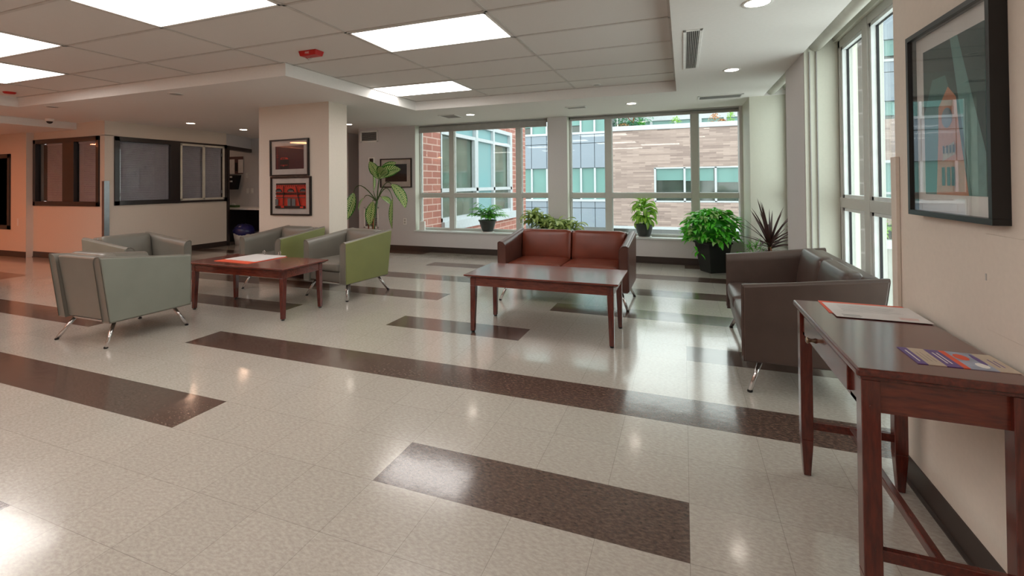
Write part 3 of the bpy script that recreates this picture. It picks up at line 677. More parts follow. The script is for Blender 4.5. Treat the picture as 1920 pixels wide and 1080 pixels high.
b = MB(o); txt_lines(b, .665, .585, z+.0044, .20, 9, .012, -.02, 'frame_black', lw=.0015); txt_lines(b, .58, .472, z+.0044, .07, 3, .012, -.02, 'frame_black', lw=.004, seed=3); txt_lines(b, .75, .48, z+.0044, .06, 4, .008, -.02, 'orange', lw=.002, seed=5); b.build('printed_lines', None, t, keep=True)
# text helper
def text(name, s_, size, loc, rot, m, parent=None, extrude=.0002, align='CENTER'):
    c = bpy.data.curves.new(name, 'FONT'); c.body = s_; c.size = size; c.extrude = extrude; c.align_x = align; c.align_y = 'CENTER'
    tmp = bpy.data.objects.new(name, c); COL.objects.link(tmp)
    dg = bpy.context.evaluated_depsgraph_get(); me = bpy.data.meshes.new_from_object(tmp.evaluated_get(dg)); bpy.data.objects.remove(tmp)
    o_ = bpy.data.objects.new(name, me); COL.objects.link(o_); me.materials.clear(); me.materials.append(M[m]); o_.location = loc; o_.rotation_euler = rot
    if parent is not None: o_.parent = parent; o_.location = Vector(loc)-parent.location
    return o_
M['purple'] = mat('print_purple', rgb(86,58,132), .4); M['cream_print'] = mat('print_cream', rgb(196,180,160), .5); M['print_blue'] = mat('print_skyblue', rgb(150,160,180), .4, noise=(18,.35))
t = thing('brochure', 'purple and cream printed brochure at the near end of the console table', 'brochure', (.70,.06,z)); o = t.location
xs = [(.592,.615,'purple'),(.615,.655,'cream_print'),(.655,.690,'purple'),(.690,.705,'orange'),(.705,.765,'print_blue'),(.765,.809,'cream_print')]
b = MB(o)
for a, c, m_ in xs: b.hexa([(a,-.005,z),(c,-.005,z),(c,.135,z),(a,.135,z)],[(a,-.005,z+.0015),(c,-.005,z+.0015),(c,.135,z+.0015),(a,.135,z+.0015)], m_)
b.build('printed_cover', None, t)
b = MB(o); b.blob((.725,.09,z+.0012),(.018,.03,.0008),'orange',10); b.blob((.745,.03,z+.0012),(.016,.024,.0007),'white',10); b.blob((.758,.08,z+.0012),(.008,.05,.0009),'purple',10); b.build('cover_image', None, t)
b = MB(o)
for i, (x_, n_, w_, m_) in enumerate(((.604,1,.10,'white'),(.635,3,.08,'base'),(.672,2,.09,'white'),(.787,2,.07,'purple'))):
    txt_lines(b, x_, .065, z+.0017, w_, n_, .010, PI/2, m_, lw=.0035 if n_ < 3 else .0012, seed=i)
b.build('printed_lines', None, t, keep=True)

# ================================================================== PICTURES
def picture(name, label, origin, ux, n, W, Hh, img, depth=.03, fw=.02, mw=.07, tiltz=0, mats='matboard', reveal=0):
    """origin: lower-left front corner on wall; ux: unit along width; n: outward normal"""
    ux = Vector(ux); n = Vector(n); uz = Vector((0,0,1)); O = Vector(origin)
    if tiltz:
        R = Matrix.Rotation(tiltz, 3, n); ux = R@ux; uz = R@uz
    t = thing(name, label, 'picture', O)
    def P(u, v, d): return O+ux*u+uz*v+n*d
    def slab(b, u0, v0, u1, v1, d0, d1, m=None): b.hexa([P(u0,v0,d0),P(u1,v0,d0),P(u1,v1,d0),P(u0,v1,d0)],[P(u0,v0,d1),P(u1,v0,d1),P(u1,v1,d1),P(u0,v1,d1)], m)
    b = MB(O)
    slab(b,0,0,W,fw,0,depth); slab(b,0,Hh-fw,W,Hh,0,depth); slab(b,0,fw,fw,Hh-fw,0,depth); slab(b,W-fw,fw,W,Hh-fw,0,depth); b.build('picture_frame', 'frame_black', t, .001)
    b = MB(O); slab(b,fw,fw,W-fw,Hh-fw,.001,depth*.35); b.build('mat_board', mats, t)
    b = MB(O); iu0, iv0, iu1, iv1 = mw, mw*1.05, W-mw, Hh-mw; d = depth*.35+.001
    slab(b, iu0, iv0, iu1, iv1, d-.002, d, img[0][1])
    for k, (pts, m_) in enumerate(img[1:]):
        dd = d+.0004*(k+1)
        b.face([P(iu0+(iu1-iu0)*u, iv0+(iv1-iv0)*v, dd) for u, v in pts], m_)
    b.build('print', None, t, keep=True)
    b = MB(O); slab(b, fw, fw, W-fw, Hh-fw, depth*.8, depth*.82); b.build('picture_glass', 'glass_clear', t)
    return t
def R_(u0, v0, u1, v1): return [(u0,v0),(u1,v0),(u1,v1),(u0,v1)]
for nm, c in dict(p_maroon=(72,24,34), p_black=(14,10,12), p_redglow=(200,52,36), p_red=(206,54,36), p_dred=(120,26,22), p_grey=(96,98,100), p_night=(24,34,40), p_night2=(36,58,66), p_rose=(92,62,60), p_teal=(70,120,116), p_teal2=(104,150,146), p_tower=(196,132,100), p_clock=(120,130,140), p_dkteal=(34,66,66), p_sand=(178,168,140)).items(): M[nm] = mat(nm, rgb(*c), .5, noise=(40,.08))
# column pictures
car = [('bg','p_maroon'), (R_(.16,.0,.48,.42),'p_black'), ([(.17,.42),(.2,.5),(.42,.5),(.47,.42)],'p_redglow'), (R_(.22,.435,.36,.475),'p_black'), (R_(.18,.14,.44,.20),'p_dred'), (R_(.27,.12,.31,.18),'p_redglow'), (R_(.06,.0,.085,.95),'p_dred'), (R_(.04,.52,.12,.535),'p_redglow'), (R_(.04,.60,.12,.612),'p_redglow'),(R_(.34,.5,.345,.8),'p_dred')]
picture('framed_picture', 'framed print of a streetcar in dark maroon light, upper picture on the column', (-5.235,3.2,1.345), (1,0,0), (0,-1,0), .665, .492, car, .03, .02, .088, .008)
fac = [('bg','p_red'), (R_(0,.93,1,1),'p_black')]
for i in range(14): fac.append((R_(.03+i*.07,.86,.06+i*.07,.92),'p_dred'))
for cx_ in (.1, .51, .92):
    fac += [(([(max(0,cx_-.12),.66),(min(1,cx_+.12),.66),(min(1,cx_+.1),.74),(min(1,cx_+.03),.79),(max(0,cx_-.03),.79),(max(0,cx_-.1),.74)]),'p_black'), (R_(max(0,cx_-.08),.66,min(1,cx_+.08),.72),'p_grey')]
fac += [(R_(0,.54,1,.63),'p_black')]
for i in range(16): fac.append((R_(.02+i*.062,.555,.045+i*.062,.61),'p_dred'))
fac += [(R_(0,.42,1,.45),'p_rose'), (R_(.0,.12,.1,.38),'p_grey'), (R_(.42,.1,.52,.40),'p_grey'), (R_(.56,.1,.68,.38),'p_grey'), (R_(.52,.1,.56,.4),'p_black'), ([(.26,.12),(.29,.12),(.31,.88),(.28,.88)],'p_black'), ([(.82,.1),(.86,.1),(.72,.88),(.69,.88)],'p_black'), (R_(0,0,1,.1),'p_black'), (R_(.2,.03,.3,.09),'p_red'), (R_(.84,.02,.94,.08),'p_red')]
picture('framed_picture', 'framed print of a red brick building front, lower picture on the column', (-5.225,3.2,.822), (1,0,0), (0,-1,0), .69, .515, fac, .03, .02, .088, .006)
night = [('bg','p_night2'), (R_(0,0,1,.42),'p_black'), ([(.0,.42),(.2,.45),(.45,.5),(.7,.46),(1,.42),(1,.3),(0,.3)],'p_night'), ([(.0,.1),(.1,.3),(.15,.42),(0,.5)],'p_rose'), (R_(.6,.45,.615,.85),'p_night'), (R_(.35,.7,1,.71),'p_night')]
picture('framed_picture', 'small framed print of a dark night landscape on the back wall', (-5.325,5.8,1.165), (1,0,0), (0,-1,0), .68, .54, night, .03, .018, .105)
tower = [('bg','p_teal'), (R_(0,.78,1,1),'p_dkteal'), ([(0,.55),(.3,.95),(.55,.55),(.8,.05),(1,.0),(1,1),(0,1)],'p_dkteal'), ([(.22,0),(.75,0),(.62,.42),(.58,.62),(.45,.70),(.28,.58),(.27,.4)],'p_tower'), ([(.5,1),(.62,1),(1,.25),(1,.0),(.8,.0)],'p_teal2'), ([(.34,.22),(.36,.3),(.54,.34),(.55,.26)],'p_sand')]
import math as _m
tower.append(([(.43+.09*_m.cos(a*PI/10), .50+.065*_m.sin(a*PI/10)) for a in range(20)],'p_clock'))
for u in (.33,.42,.50): tower.append((R_(u,.06,u+.05,.18),'p_dkteal'))
for u in (.36,.42,.48,.54): tower.append((R_(u,.27,u+.025,.32),'p_black'))
picture('framed_picture', 'large black framed print of a clock tower on the right wall above the console', (.84,.612,1.092), (0,-1,0), (-1,0,0), .525, .672, tower, .042, .018, .075, 0, 'white')

# ================================================================== WALL AND CEILING FITTINGS
def vent(label, x0, x1, y0, y1, n, along='x', z=H):
    t = thing('ceiling_vent', label, 'vent', ((x0+x1)/2,(y0+y1)/2,z)); o = t.location; b = MB(o); f = .022
    for q in (((x0,y0,z-.008),(x1,y0+f,z)),((x0,y1-f,z-.008),(x1,y1,z)),((x0,y0,z-.008),(x0+f,y1,z)),((x1-f,y0,z-.008),(x1,y1,z))): b.box(*q)
    b.build('vent_frame', 'white', t, .002)
    b = MB(o); b.box((x0+f,y0+f,z-.002),(x1-f,y1-f,z-.0005)); b.build('vent_backing', 'void', t)
    b = MB(o)
    for i in range(n):
        if along == 'x': yy = y0+f+(y1-y0-2*f)*(i+.5)/n; b.box((x0+f,yy-.0035,z-.008),(x1-f,yy+.0015,z-.001))
        else: xx = x0+f+(x1-x0-2*f)*(i+.5)/n; b.box((xx-.0035,y0+f,z-.008),(xx+.0015,y1-f,z-.001))
    b.build('vent_slats', 'grille', t)
vent('small square ceiling vent above the left back window', -3.585,-3.30,4.86,5.20, 14)
vent('small ceiling vent above the pillar between the back windows', -1.56,-1.27,4.89,5.06, 8)
vent('wide ceiling slot vent above the right back window', .18,.70,4.76,5.02, 34, 'y')
vent('long narrow ceiling slot vent running beside the tray', .005,.137,1.94,3.155, 7, 'y')
def wall_vent(label, x0, x1, z0, z1, n, y=5.8):
    t = thing('wall_vent', label, 'vent', ((x0+x1)/2,y,z0)); o = t.location; b = MB(o); f = .03
    for q in (((x0,y-.01,z0),(x1,y,z0+f)),((x0,y-.01,z1-f),(x1,y,z1)),((x0,y-.01,z0),(x0+f,y,z1)),((x1-f,y-.01,z0),(x1,y,z1))): b.box(*q)
    b.build('vent_frame', 'white', t, .002); b = MB(o); b.box((x0+f,y-.002,z0+f),(x1-f,y-.0005,z1-f)); b.build('vent_backing', 'void', t)
    b = MB(o)
    for i in range(n): zz = z0+f+(z1-z0-2*f)*(i+.5)/n; b.hexa([(x0+f,y-.010,zz-.006),(x1-f,y-.010,zz-.006),(x1-f,y-.002,zz),(x0+f,y-.002,zz)],[(x0+f,y-.010,zz-.004),(x1-f,y-.010,zz-.004),(x1-f,y-.002,zz+.002),(x0+f,y-.002,zz+.002)])
    b.build('vent_slats', 'grille', t)
wall_vent('white louvred wall vent high on the back wall beside the column', -5.785,-5.385,2.03,2.25, 9)
wall_vent('white return air grille low on the back wall behind the tall plant', -5.71,-5.38,.40,.80, 15)
# fire strobe
t = thing('fire_strobe', 'red fire alarm strobe on the tray ceiling', 'alarm', (-3.13,1.70,HT)); o = t.location
b = MB(o); b.hexa([(-3.22,1.655,HT-.045),(-3.04,1.655,HT-.045),(-3.04,1.745,HT-.045),(-3.22,1.745,HT-.045)],[(-3.23,1.645,HT),(-3.03,1.645,HT),(-3.03,1.755,HT),(-3.23,1.755,HT)]); b.build('housing', 'red', t, .006)
b = MB(o); b.blob((-3.15,1.69,HT-.05),(.035,.03,.022)); b.tube([(-3.18,1.69,HT-.05),(-3.15,1.69,HT-.078),(-3.12,1.69,HT-.05)], .004, 8); b.build('strobe_lens', 'glass_clear', t)
text('lettering', 'FIRE', .026, (-3.13,1.648,HT-.024), (PI/2,0,0), 'white', t)
t = thing('alarm_detector', 'small red round detector at the far left of the tray', 'alarm', (-7.93,1.66,HT)); b = MB(); b.lathe((0,0,0), [(.001,-.022),(.05,-.022),(.062,-.008),(.062,0)], 20); b.build('detector_body', 'red', t)
t = thing('security_camera', 'black dome security camera on the left lower ceiling', 'camera', (-9.3,2.70,H)); b = MB(); b.lathe((0,0,0), [(.055,0),(.055,-.03),(.04,-.04)], 20); b.build('mount', 'white', t)
b = MB(); b.blob((0,0,-.04),(.04,.04,.035)); b.build('dome', 'black', t)
def plate(name, label, cat, x, y, z0, w_, h_, parts=(), nrm='-y', m='white'):
    t = thing(name, label, cat, (x,y,z0)); b = MB(); b.box((-w_/2,-.008,0),(w_/2,0,h_)); b.build('cover_plate', m, t, .002)
    for q, mm in parts:
        b = MB(); b.box(*q); b.build('switch_toggle' if cat == 'switch' else 'insert', mm, t)
    return t
plate('power_outlet', 'white duplex power outlet low on the back wall, left of the window', 'outlet', -4.80,5.8,.485,.07,.115, [(((-.017,-.010,.065),(.017,-.008,.098)),'grille'), (((-.017,-.010,.017),(.017,-.008,.05)),'grille')])
plate('thermostat', 'white wall thermostat with dark display behind the tall plant', 'thermostat', -5.53,5.8,1.62,.14,.12, [(((-.04,-.016,.03),(.04,-.008,.10)),'frame_black')])
plate('sensor_box', 'small white sensor box standing on the left end of the window sill', 'sensor', -4.475,5.89,.385,.11,.16, [(((-.05,-.012,.02),(.05,-.008,.14)),'wframe_out')]).children[0].scale = (1,5,1)
plate('light_switch', 'pale light switch low on the far left wall', 'switch', -11.0,3.05,.55,.03,.13, [])
# stainless corner guard and right wall details
mb = boxes([((-8.80,3.138,0),(-8.742,3.148,1.32)), ((-8.748,3.138,.0),(-8.738,3.215,1.32))], (-8.75,3.15,0)); tag(mb.build('corner_guard', 'steel', None, .001), 'stainless steel guard on the corner of the office walls', 'corner guard')
mb = boxes([((.826,.80,0),(.839,.842,1.32)), ((.826,.841,0),(.86,.852,1.32))], (.84,.84,0)); tag(mb.build('corner_guard', 'paint', None, .001), 'cream plastic guard on the end of the right wall, behind the console', 'corner guard')
t = thing('access_panel', 'flush painted access panel on the right wall below the framed tower', 'panel', (.84,.05,.77)); o = t.location
b = MB(o); b.box((.836,-.28,.775),(.8405,.205,1.06)); b.build('panel_door', 'paint', t, .0015); b = MB(o); b.box((.8345,.20,.92),(.837,.206,.94)); b.build('latch', 'grille', t)
# roller shades
def roller_x(label, x0, x1, drop):
    t = thing('roller_shade', label, 'blind', (x0,5.9,2.29)); o = t.location
    b = MB(o); b.tube([(x0+.02,5.90,2.262),(x1-.02,5.90,2.262)], .024, 14); b.build('shade_tube', 'shade', t)
    b = MB(o); b.box((x0+.02,5.874,2.262-drop),(x1-.02,5.877,2.262)); b.build('shade_cloth', 'shade', t); b = MB(o); b.box((x0+.02,5.868,2.262-drop-.014),(x1-.02,5.884,2.262-drop)); b.build('hem_bar', 'grille', t)
roller_x('grey roller shade rolled up at the head of the left back window', -4.56,-2.09,.085)
roller_x('grey roller shade rolled up at the head of the right back window', -1.73,.77,.02)
def roller_y(label, y0, y1):
    t = thing('roller_shade', label, 'blind', (1.04,y0,2.35)); b = MB(t.location); b.tube([(1.035,y0,2.345),(1.035,y1,2.345)], .048, 20); b.build('shade_roll', 'shade_white', t)
roller_y('cream roller shade roll along the head of the near right window', .86, 2.93); roller_y('cream roller shade roll along the head of the far right window', 3.72, 5.02)
mb = boxes([((.985,2.93,0),(.992,2.946,2.3)), ((1.035,2.93,0),(1.042,2.946,2.3))], (1.0,2.94,0)); struct(mb, 'trim_7', 'shade')

# ================================================================== NOOK
t = thing('counter_desk', 'dark desk with white worktop inside the dim nook', 'desk', (-9.5,6.0,0)); o = t.location
b = boxes([((-10.3,5.72,.71),(-7.6,6.31,.745))], o); b.build('worktop', 'white', t, .004); b = boxes([((-9.33,5.76,0),(-9.29,6.3,.71)), ((-10.3,5.76,0),(-10.26,6.3,.71)), ((-7.66,5.76,0),(-7.62,6.3,.71)), ((-10.3,6.27,.2),(-7.62,6.31,.71))], o); b.build('desk_panel', 'darkwood', t)
t = thing('waste_bin', 'round bin with shiny blue bag in the nook opening', 'bin', (-8.62,5.62,0)); b = MB(); b.lathe((0,0,0), [(.13,0),(.16,.0),(.2,.24),(.19,.24),(.15,.01)], 24); b.build('bin_body', 'grille', t)
b = MB(); b.blob((0,0,.28),(.225,.21,.15), None, 20, .07); b.build('bin_bag', 'blue_bag', t)
t = thing('cork_board', 'reddish cork board with pinned papers on the nook wall', 'notice board', (-9.72,6.32,1.5)); o = t.location
boxes([((-9.95,6.30,1.50),(-9.47,6.32,1.90))], o).build('board', 'p_rose', t)
for q in (((-9.93,6.294,1.50),(-9.72,6.30,1.84)), ((-9.60,6.294,1.52),(-9.45,6.30,1.83))): boxes([q], o).build('pinned_sheet', 'paper', t)
boxes([((-9.70,6.294,1.56),(-9.63,6.30,1.76))], o).build('pinned_photo', 'frame_black', t)
t = thing('wall_file', 'black wall file holder with letters below the cork board', 'file holder', (-9.72,6.32,1.14)); o = t.location
b = MB(o); b.hexa([(-9.9,6.22,1.14),(-9.62,6.22,1.14),(-9.62,6.32,1.14),(-9.9,6.32,1.14)],[(-9.97,6.20,1.47),(-9.53,6.20,1.47),(-9.53,6.32,1.47),(-9.97,6.32,1.47)]); b.build('holder', 'black', t)
for zz in (1.33,1.43): boxes([((-9.95,6.185,zz-.02),(-9.68,6.22,zz+.015))], o).build('letters', 'paper', t)
for x_, zz, l in ((-9.35,1.40,'single light switch right of the cork board'),(-9.33,1.05,'left of two light switches above the nook desk'),(-9.20,1.05,'right of two light switches above the nook desk')):
    tt = plate('light_switch', l, 'switch', x_,6.32,zz,.07,.115, [(((-.008,-.014,.045),(.008,-.008,.07)),'white')])
t = thing('paper_cup', 'grey cup and jug standing on the nook desk', 'cup', (-9.86,6.1,.745)); b = MB(); b.lathe((0,0,0), [(.09,0),(.1,.27),(.095,.27),(.085,.01)], 20); b.build('cup_body', 'grille', t); b = MB(); b.blob((0,.0,.27),(.085,.08,.08),None,12,.15); b.build('tissue', 'paper', t)
t = thing('green_box', 'small dark green box on the nook desk beside the cup', 'box', (-9.66,5.98,.745)); b = MB(); b.box((-.07,-.05,0),(.07,.05,.11)); b.build('carton', 'lf_green', t, .004); b = MB(); b.box((-.03,-.02,.108),(.03,.02,.113)); b.build('opening', 'black', t)
t = thing('tissue_box', 'pale green tissue box on the nook desk', 'tissue box', (-9.36,5.98,.745)); b = MB(); b.box((-.12,-.06,0),(.12,.06,.05)); b.build('carton', 'stemgreen', t, .004); b = MB(); b.blob((0,0,.06),(.06,.03,.035),None,10,.2); b.build('tissue', 'paper', t)
t = thing('paper_stack', 'loose white sheets spread on the nook desk', 'papers', (-9.6,5.85,.745)); b = MB(); b.box((-.18,-.09,0),(.12,.08,.004)); b.box((-.02,-.1,.004),(.22,.05,.008)); b.build('sheets', 'paper', t)

# ================================================================== PLANTS
def pot_round(t, r0, r1, h_, m='pot', saucer=True, z0=0):
    b = MB(); s0 = .012 if saucer else 0
    b.lathe((0,0,s0+z0), [(r0*.9,0),(r0,.0),(r0+(r1-r0)*.45,h_*.35),(r1*.97,h_*.86),(r1*1.0,h_*.88),(r1*1.06,h_*.885),(r1*1.06,h_),(r1*.98,h_),(r1*.95,h_*.9),(.001,h_*.88)], 28); p_ = b.build('pot', m, t)
    b = MB(); b.lathe((0,0,s0+z0), [(.001,h_*.89),(r1*.93,h_*.90)], 20); b.build('soil', 'soil', t)
    if saucer: b = MB(); b.lathe((0,0,z0), [(r0*1.2,0),(r0*1.35,.014),(r0*1.25,.014),(r0*1.1,.006),(.001,.006)], 24); b.build('saucer', 'white', t)
# parlour palm on the left sill
t = thing('potted_palm', 'small feathery palm in charcoal pot on the left window sill', 'plant', (-3.18,5.87,.385)); pot_round(t, .085, .15, .20)
b = MB(); rr = random.Random(3)
for i in range(34):
    yaw = rr.uniform(0, 2*PI); pitch = rr.uniform(.75, 1.5); L = rr.uniform(.26,.44); p = Vector((rr.uniform(-.05,.05), rr.uniform(-.04,.04), .20)); pt = pitch; pts = []
    for k in range(9):
        pts.append(p.copy()); tg = Vector((math.cos(yaw)*math.cos(pt), math.sin(yaw)*math.cos(pt)*.6, math.sin(pt))); p = p+tg*(L/8); pt -= 1.35/8
    b.tube(pts, .0016, 4, 'stemgreen')
    for k in range(2, 9):
        for sd in (-1, 1): b.leaf(pts[k], yaw+sd*(1.0-.06*k), .25-.1*k*.3+rr.uniform(-.2,.2), rr.uniform(.09,.13), .040, .9, .2, 0, 'lance', 'lf_palm', 4)
b.leaf((0,0,.2), .3, 1.5, .40, .02, .2, .2, 0, 'lance', 'lf_palm', 5)
b.build('foliage', None, t, keep=True)
# dumb cane on the right sill
t = thing('potted_dumb_cane', 'lime green leafy plant in grey pot on the right window sill', 'plant', (-.575,5.87,.385)); pot_round(t, .085, .135, .19)
b = MB(); rr = random.Random(5)
for i in range(62):
    yaw = rr.uniform(0,2*PI); zz = rr.uniform(.24,.50); b.leaf((.03*math.cos(yaw), .03*math.sin(yaw), zz), yaw, rr.uniform(.2,1.1) if zz > .33 else rr.uniform(-.1,.8), rr.uniform(.17,.24), rr.uniform(.062,.085), rr.uniform(1.7,2.4), .3, rr.uniform(-.5,.5), 'ovate', 'lf_dumb', 7)
for i in range(8): b.leaf((0,0,.48), i*.8, 1.1, .20, .065, 1.1, .3, 0, 'ovate', 'lf_dumb', 6)
b.build('foliage', None, t, keep=True); b = MB(); b.tube([(0,0,.17),(0,0,.46)], .014, 8); b.build('stem', 'stemgreen', t)
# aglaonema planter behind the sofa
t = thing('planter_trough', 'black trough of silver green foliage plants behind the chestnut sofa', 'plant', (-1.93,5.38,0))
b = MB(); b.hexa([(-.36,-.13,0),(.36,-.13,0),(.36,.13,0),(-.36,.13,0)],[(-.42,-.17,.42),(.42,-.17,.42),(.42,.17,.42),(-.42,.17,.42)]); b.build('trough', 'pot_black', t, .01)
b = MB(); b.box((-.40,-.15,.415),(.40,.15,.425)); b.build('soil', 'soil', t)
b = MB(); rr = random.Random(11)
for i in range(26):
    x_ = rr.uniform(-.36,.40); y_ = rr.uniform(-.12,.12); hh = rr.uniform(.16,.26)+(.10 if x_ < -.18 else 0); top = Vector((x_+rr.uniform(-.04,.04), y_, .42+hh))
    b.tube([(x_,y_,.42), top], .004, 5, 'stemgreen')
    for k in range(8):
        yaw = rr.uniform(0,2*PI); b.leaf(top-Vector((0,0,rr.uniform(0,.14))), yaw, rr.uniform(.1,.9), rr.uniform(.16,.23), rr.uniform(.055,.08), rr.uniform(.9,1.9), .25, rr.uniform(-.5,.5), 'ovate', 'lf_agl', 6)
b.build('foliage', None, t, keep=True)
# tall spathe plant stalk pair in the trough
# bright syngonium in black square planter
t = thing('potted_syngonium', 'large bright green bushy plant in a square black planter by the right window', 'plant', (.36,5.36,0), .55)
b = MB(); b.hexa([(-.12,-.12,0),(.12,-.12,0),(.12,.12,0),(-.12,.12,0)],[(-.17,-.17,.40),(.17,-.17,.40),(.17,.17,.40),(-.17,.17,.40)]); b.box((-.18,-.18,.385),(.18,.18,.41)); b.build('planter', 'pot_black', t, .008)
b = MB(); b.box((-.165,-.165,.40),(.165,.165,.415)); b.build('soil', 'soil', t)
b = MB(); rr = random.Random(21)
for i in range(430):
    th = rr.uniform(0,2*PI); ph = rr.uniform(-.55,1.5); r_ = rr.uniform(.80,1.04)
    c_ = Vector((.40*r_*math.cos(th)*math.cos(ph), .27*r_*math.sin(th)*math.cos(ph), .56+.29*r_*math.sin(ph)))
    if c_.z < .36: c_.z = rr.uniform(.30,.42)
    wx = .36+c_.x*math.cos(.55)-c_.y*math.sin(.55); wy = 5.36+c_.x*math.sin(.55)+c_.y*math.cos(.55)
    if wx > .66 and wy > 4.95 or wy > 5.70: continue
    b.leaf(c_, th+rr.uniform(-.7,.7), rr.uniform(-.6,.5), rr.uniform(.08,.125), rr.uniform(.06,.09), rr.uniform(.5,1.3), .2, rr.uniform(-.5,.5), 'heart', 'lf_green' if rr.random() < .68 else 'lf_light', 5)
for i in range(60):
    th = rr.uniform(0,2*PI); b.tube([(.05*math.cos(th),.05*math.sin(th),.41),(.2*math.cos(th),.16*math.sin(th),.62),(.36*math.cos(th),.25*math.sin(th),.60)], .002, 4, 'stemgreen')
for (dx, zz) in ((-.32,.27),(-.34,.34),(.30,.20),(.32,.26),(.20,.33)): 
    for k in range(3): b.leaf((dx+rr.uniform(-.03,.03),-.1+rr.uniform(-.08,.05),zz+rr.uniform(-.03,.03)), rr.uniform(0,6), -.6, .085, .05, .8, .2, 0, 'heart', 'lf_green', 4)
b.build('foliage', None, t, keep=True)
b = MB(); b.blob((0,0,.56),(.30,.20,.20), None, 16, .1); b.build('inner_foliage', 'lf_palm', t)
# cordyline
t = thing('potted_cordyline', 'spiky burgundy cordyline in dark pot behind the right sofa', 'plant', (.95,4.75,0)); b = MB(); b.lathe((0,0,0), [(.12,0),(.18,.34),(.19,.36),(.17,.36),(.001,.34)], 24); b.build('pot', 'pot_black', t)
b = MB(); b.tube([(0,0,.33),(0,0,.44)], .022, 8); b.build('stem', 'bark', t)
b = MB(); rr = random.Random(8)
for i in range(34):
    yaw = rr.uniform(0,2*PI); pitch = rr.uniform(.35,1.4); L = rr.uniform(.44,.64)*(1 if pitch > .7 else .8); b.leaf((0,0,rr.uniform(.40,.46)), yaw, pitch, L, rr.uniform(.034,.05), rr.uniform(.1,.8)*(1.6-pitch*.8), .5, rr.uniform(-.3,.3), 'lance', 'lf_red', 7)
for i in range(50):
    yaw = rr.uniform(0,2*PI); b.leaf((0,0,.36), yaw, rr.uniform(.0,.9), rr.uniform(.12,.24), .012, rr.uniform(.6,1.6), .4, 0, 'lance', 'lf_red', 4)
for i in range(50):
    yaw = rr.uniform(0,2*PI); b.leaf((-.16+rr.uniform(-.08,.08),-.02,.40+rr.uniform(-.05,.05)), yaw, rr.uniform(.2,1.2), rr.uniform(.10,.18), .014, 1.2, .4, 0, 'lance', 'lf_palm', 4)
b.build('foliage', None, t, keep=True)
# dieffenbachia behind the armchair
t = thing('potted_dieffenbachia', 'tall striped leaf dieffenbachia on a wooden stake behind the armchairs', 'plant', (-4.83,4.9,0))
b = MB(); b.lathe((0,0,0), [(.13,0),(.18,.28),(.19,.30),(.17,.30),(.001,.28)], 24); b.build('pot', 'pot', t)
b = MB(); b.tube([(0.02,0,.27),(-.01,0,.6),(.03,0,.80),(.07,0,.95)], [.03,.028,.025,.02], 10); b.build('trunk', 'stemgreen', t)
b = MB(); b.tube([(-.10,-.02,.27),(-.06,-.03,.86)], .011, 8); b.tube([(.0,-.03,.27),(.03,-.03,.78)], .010, 8)
for zz in (.38,.47,.56,.65,.73): b.tube([(-.09,-.035,zz),(.02,-.035,zz+.012)], .007, 6)
b.build('stake', 'bark', t)
def big_leaf(stalk, yaw, pitch, L, W, droop, roll=0, fold=.25):
    L *= 1.15; W *= 1.35
    pts = [Vector(p) for p in stalk]; q = []
    for i in range(9):      # quadratic bezier
        u = i/8; q.append(pts[0]*(1-u)**2+pts[1]*2*u*(1-u)+pts[2]*u*u)
    b = MB(); b.tube(q, [.009]*4+[.007]*3+[.005]*2, 7, 'stemgreen'); b.leaf(q[-1], yaw, pitch, L, W, droop, fold, roll, 'ovate', 'lf_dief', 10); b.build('leaf', None, t, keep=True)
c0 = (.07,0,.94)
big_leaf([c0,(.10,-.02,1.15),(.13,-.02,1.33)], .15, .75, .36, .17, .9, -.9)
big_leaf([c0,(.09,0,1.15),(.12,0,1.32)], .35, 1.1, .34, .19, .8, .7)
big_leaf([c0,(.08,0,1.15),(.11,0,1.32)], PI-.2, 1.0, .32, .12, .2, -1.0)
big_leaf([c0,(.09,0,1.15),(.12,0,1.34)], -.6, .8, .30, .16, 1.0, -.6)
big_leaf([c0,(.05,-.02,1.0),(.02,-.03,1.12)], PI-.6, 1.5, .30, .17, .1, 1.1)
big_leaf([c0,(.25,-.02,1.38),(.38,-.03,1.22)], .1, -.6, .40, .12, .9, 1.0)
big_leaf([c0,(.30,-.05,1.36),(.42,-.06,.99)], -1.2, -1.35, .42, .15, .25, 1.0)
big_leaf([c0,(-.28,-.05,1.40),(-.36,-.06,1.08)], -1.9, -1.3, .44, .14, -.25, -1.0)
big_leaf([c0,(-.12,-.02,1.12),(-.16,-.04,1.0)], -2.2, -.9, .20, .16, .6, .3)
big_leaf([c0,(.02,-.06,1.0),(.06,-.10,.94)], -1.2, -1.0, .36, .15, .3, .4)
big_leaf([c0,(.12,-.04,1.08),(.20,-.06,1.02)], .0, -.3, .18, .10, .7, .3)

# ================================================================== COURTYARD AND BUILDINGS
GZ = -4.0
struct(boxes([((-60,6.2,GZ-.2),(60,90,GZ))]), 'ground', 'ground')
def part(parent, name, m, lst, bevel=0):
    return boxes(lst, parent.location).build(name, m, parent, bevel)
